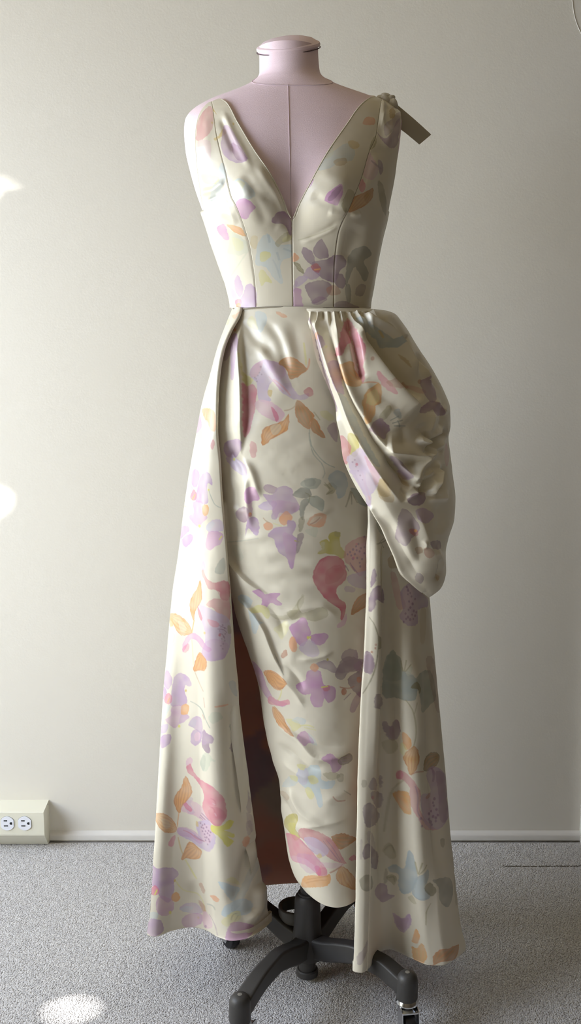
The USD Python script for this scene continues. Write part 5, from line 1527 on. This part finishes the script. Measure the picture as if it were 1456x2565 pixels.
ybase = SL[:, 1:2] * (1 + np.cos(a_)) / 2 + SR[:, 1:2] * (1 - np.cos(a_)) / 2
flute = 1.0
BX, BY = cx_ - ax_ * np.cos(a_), ybase + bB * np.sin(a_) ** 0.8 * flute
BZ = SL[:, 2:] * (1 + np.cos(a_)) / 2 + SR[:, 2:] * (1 - np.cos(a_)) / 2 - 0.05 * t ** 4 * np.sin(a_) * (1 + 0.55 * np.cos(a_))
bs = np.stack([BX, BY, BZ], -1)
C = Cloth(bs)
for q in range(26):          # the same flowers run on round the back
    c = np.array([C.U[-1] * RNG.random(), C.V[-1] * (0.1 + 0.85 * RNG.random())])
    for w in range(5):
        an = w * 1.257 + RNG.random()
        e = c + 0.030 * np.array([math.cos(an), math.sin(an)])
        d_ = (e - c); nn = np.array([-d_[1], d_[0]])
        C.paint(np.array([c, c + d_ * 0.4 + nn * 0.35, c + d_ * 0.8 + nn * 0.3, e, c + d_ * 0.8 - nn * 0.3, c + d_ * 0.4 - nn * 0.35]), lin([(198, 160, 196), (205, 185, 210), (232, 165, 95), (218, 120, 140), (190, 203, 206)][q % 5]), soft=0.003)
C.build('back_skirt', gown, label='plain back of the overskirt')
# lining inside: the back and both fronts, light through the outer print painted into its colour
def lining_tint(p):
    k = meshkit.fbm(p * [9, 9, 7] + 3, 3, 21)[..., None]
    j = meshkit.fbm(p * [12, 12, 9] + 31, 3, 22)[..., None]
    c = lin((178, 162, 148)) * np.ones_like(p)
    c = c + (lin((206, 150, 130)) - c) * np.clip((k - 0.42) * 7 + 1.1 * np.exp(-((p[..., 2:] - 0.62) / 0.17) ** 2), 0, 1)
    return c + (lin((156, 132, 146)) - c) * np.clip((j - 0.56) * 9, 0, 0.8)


li = bs.copy()
li[..., 1] -= 0.005 * np.sin(a_); li[..., 0] += 0.005 * np.cos(a_); li = li[:-2]
obj('lining', trimesh.Trimesh(li.reshape(-1, 3), grid_faces(*li.shape[:2]), process=False), M['lining'], gown, smooth=True, colour=lining_tint(li.reshape(-1, 3)), label='lining inside the open overskirt, tinted as light through the print')
for k in 'LR':
    g_ = PANELS[k].P[: RW - 7: 8, (slice(30, CW - 2, 5) if k == 'L' else slice(9, CW - 22, 5))]
    nn = PANELS[k].n[: RW - 7: 8, (slice(30, CW - 2, 5) if k == 'L' else slice(9, CW - 22, 5))]
    g_ = g_ - nn * 0.0045
    obj('lining', trimesh.Trimesh(g_.reshape(-1, 3), grid_faces(*g_.shape[:2]), process=False), M['lining'], gown, smooth=True, colour=lining_tint(g_.reshape(-1, 3)), label='lining inside the overskirt front, tinted as light through the print')

# seams, and the rolled edge of the neckline
for nm, pk, pts, off, r in (('princess_seam', 'b2', SEAM_L, 0.0, 0.00055), ('princess_seam', 'b4', SEAM_R, 0.0, 0.00055), ('front_seam', 'b3', CENTER, 0.0, 0.0005)):
    P_ = PANELS[pk].P[:, 0] if nm == 'princess_seam' else PANELS['b3'].P[295:, 0]
    p_ = P_[::8] + np.array([0, -off, 0])
    obj(nm, sweep(p_, circle(r, 6), up=(0, -1, 0)), M['thread'], gown, smooth=40)
for pk, sl in (('b2', -1), ('b3', 0)):
    P_ = PANELS[pk].P[:, sl]
    k = int(np.argmin(np.abs(pix(P_)[:, 1] - 549)))
    m = sweep(P_[: k + 1: 5] + [0, -0.0008, 0], circle(0.0011, 8), up=(0, -1, 0))
    obj('neckline_edge', m, M['satin'], gown, smooth=True, colour=ivory(m))
for pk, sl, n_ in (('b1', 0, 520), ('b4', -1, 575)):
    P_ = PANELS[pk].P[:, sl]
    k = int(np.argmin(np.abs(pix(P_)[:, 1] - n_)))
    m = sweep(P_[: k + 1: 6], circle(0.0010, 8), up=(0, -1, 0))
    obj('armhole_edge', m, M['satin'], gown, smooth=True, colour=ivory(m))
ws = []
for px0, py0 in ((584, 773), (602, 774), (642, 771), (690, 769), (735, 769), (780, 770), (836, 772), (880, 775), (924, 777)):
    (th0, z0_), = on_body([(px0, py0)], 0.0065)
    ws.append(body_point(th0, z0_, 0.0065))
obj('waist_seam', sweep(spline(ws, 60), circle(0.0010, 8)), M['thread'], gown, smooth=40)
# knotted ties bunched on the right shoulder
kn = []
for (x, y, yy, rx, rz, a0) in ((968, 243, -0.012, 0.010, 0.006, 0.3), (978, 249, -0.016, 0.009, 0.006, -0.6), (966, 252, -0.02, 0.011, 0.007, 0.9), (985, 262, -0.022, 0.008, 0.010, -0.3), (958, 246, -0.012, 0.010, 0.0055, 0.0)):
    s_ = trimesh.creation.icosphere(4, 1.0)
    vv = np.array(s_.vertices)
    vv = vv * (1 + 0.25 * (meshkit.fbm(vv * 1.2 + x, 2, 6)[:, None] - 0.5)) * [rx, 0.008, rz]
    m = trimesh.Trimesh(vv, s_.faces, process=False)
    m.apply_transform(R(a0, [0, 1, 0])); m.apply_translation(at(x, y, yy)); kn.append(m)
m = join(*kn)
obj('shoulder_knot', m, M['satin'], gown, smooth=True, colour=np.tile(lin((205, 198, 184)), (len(m.vertices), 1)), label='bunched knot on the shoulder strap')

# ------------------------------------------------------------------ the paper tag pinned behind the shoulder
q = [at(995, 262, 0.004), at(1080.7, 337, -0.004), at(1051, 362, -0.006), at(980, 306, 0.002)]
nu, nv = 24, 8
uu, vv = np.meshgrid(np.linspace(0, 1, nu), np.linspace(0, 1, nv), indexing='ij')
top_ = q[0] * (1 - uu[..., None]) + q[1] * uu[..., None]
bot_ = q[3] * (1 - uu[..., None]) + q[2] * uu[..., None]
sh = top_ * (1 - vv[..., None]) + bot_ * vv[..., None]
sh[..., 1] -= 0.003 * np.sin(np.pi * uu)
th_ = np.array([0, 0.0004, 0])
f_ = grid_faces(nu, nv)
ring = np.concatenate([np.arange(nv), np.arange(1, nu) * nv + nv - 1, (nu - 1) * nv + np.arange(nv - 1)[::-1], np.arange(1, nu - 1)[::-1] * nv])
N = nu * nv
r2 = np.roll(ring, -1)
sidef = np.vstack([np.stack([ring, r2, r2 + N], 1), np.stack([ring, r2 + N, ring + N], 1)])
tm = trimesh.Trimesh(np.vstack([sh.reshape(-1, 3), sh.reshape(-1, 3) + th_]), np.vstack([f_, f_[:, ::-1] + N, sidef]), process=False)
tag_p = thing('paper_tag', q[1], label='blank beige paper tag sticking out behind the right shoulder strap', cat='tag')
obj('card', tm, M['paper'], tag_p, smooth=False)
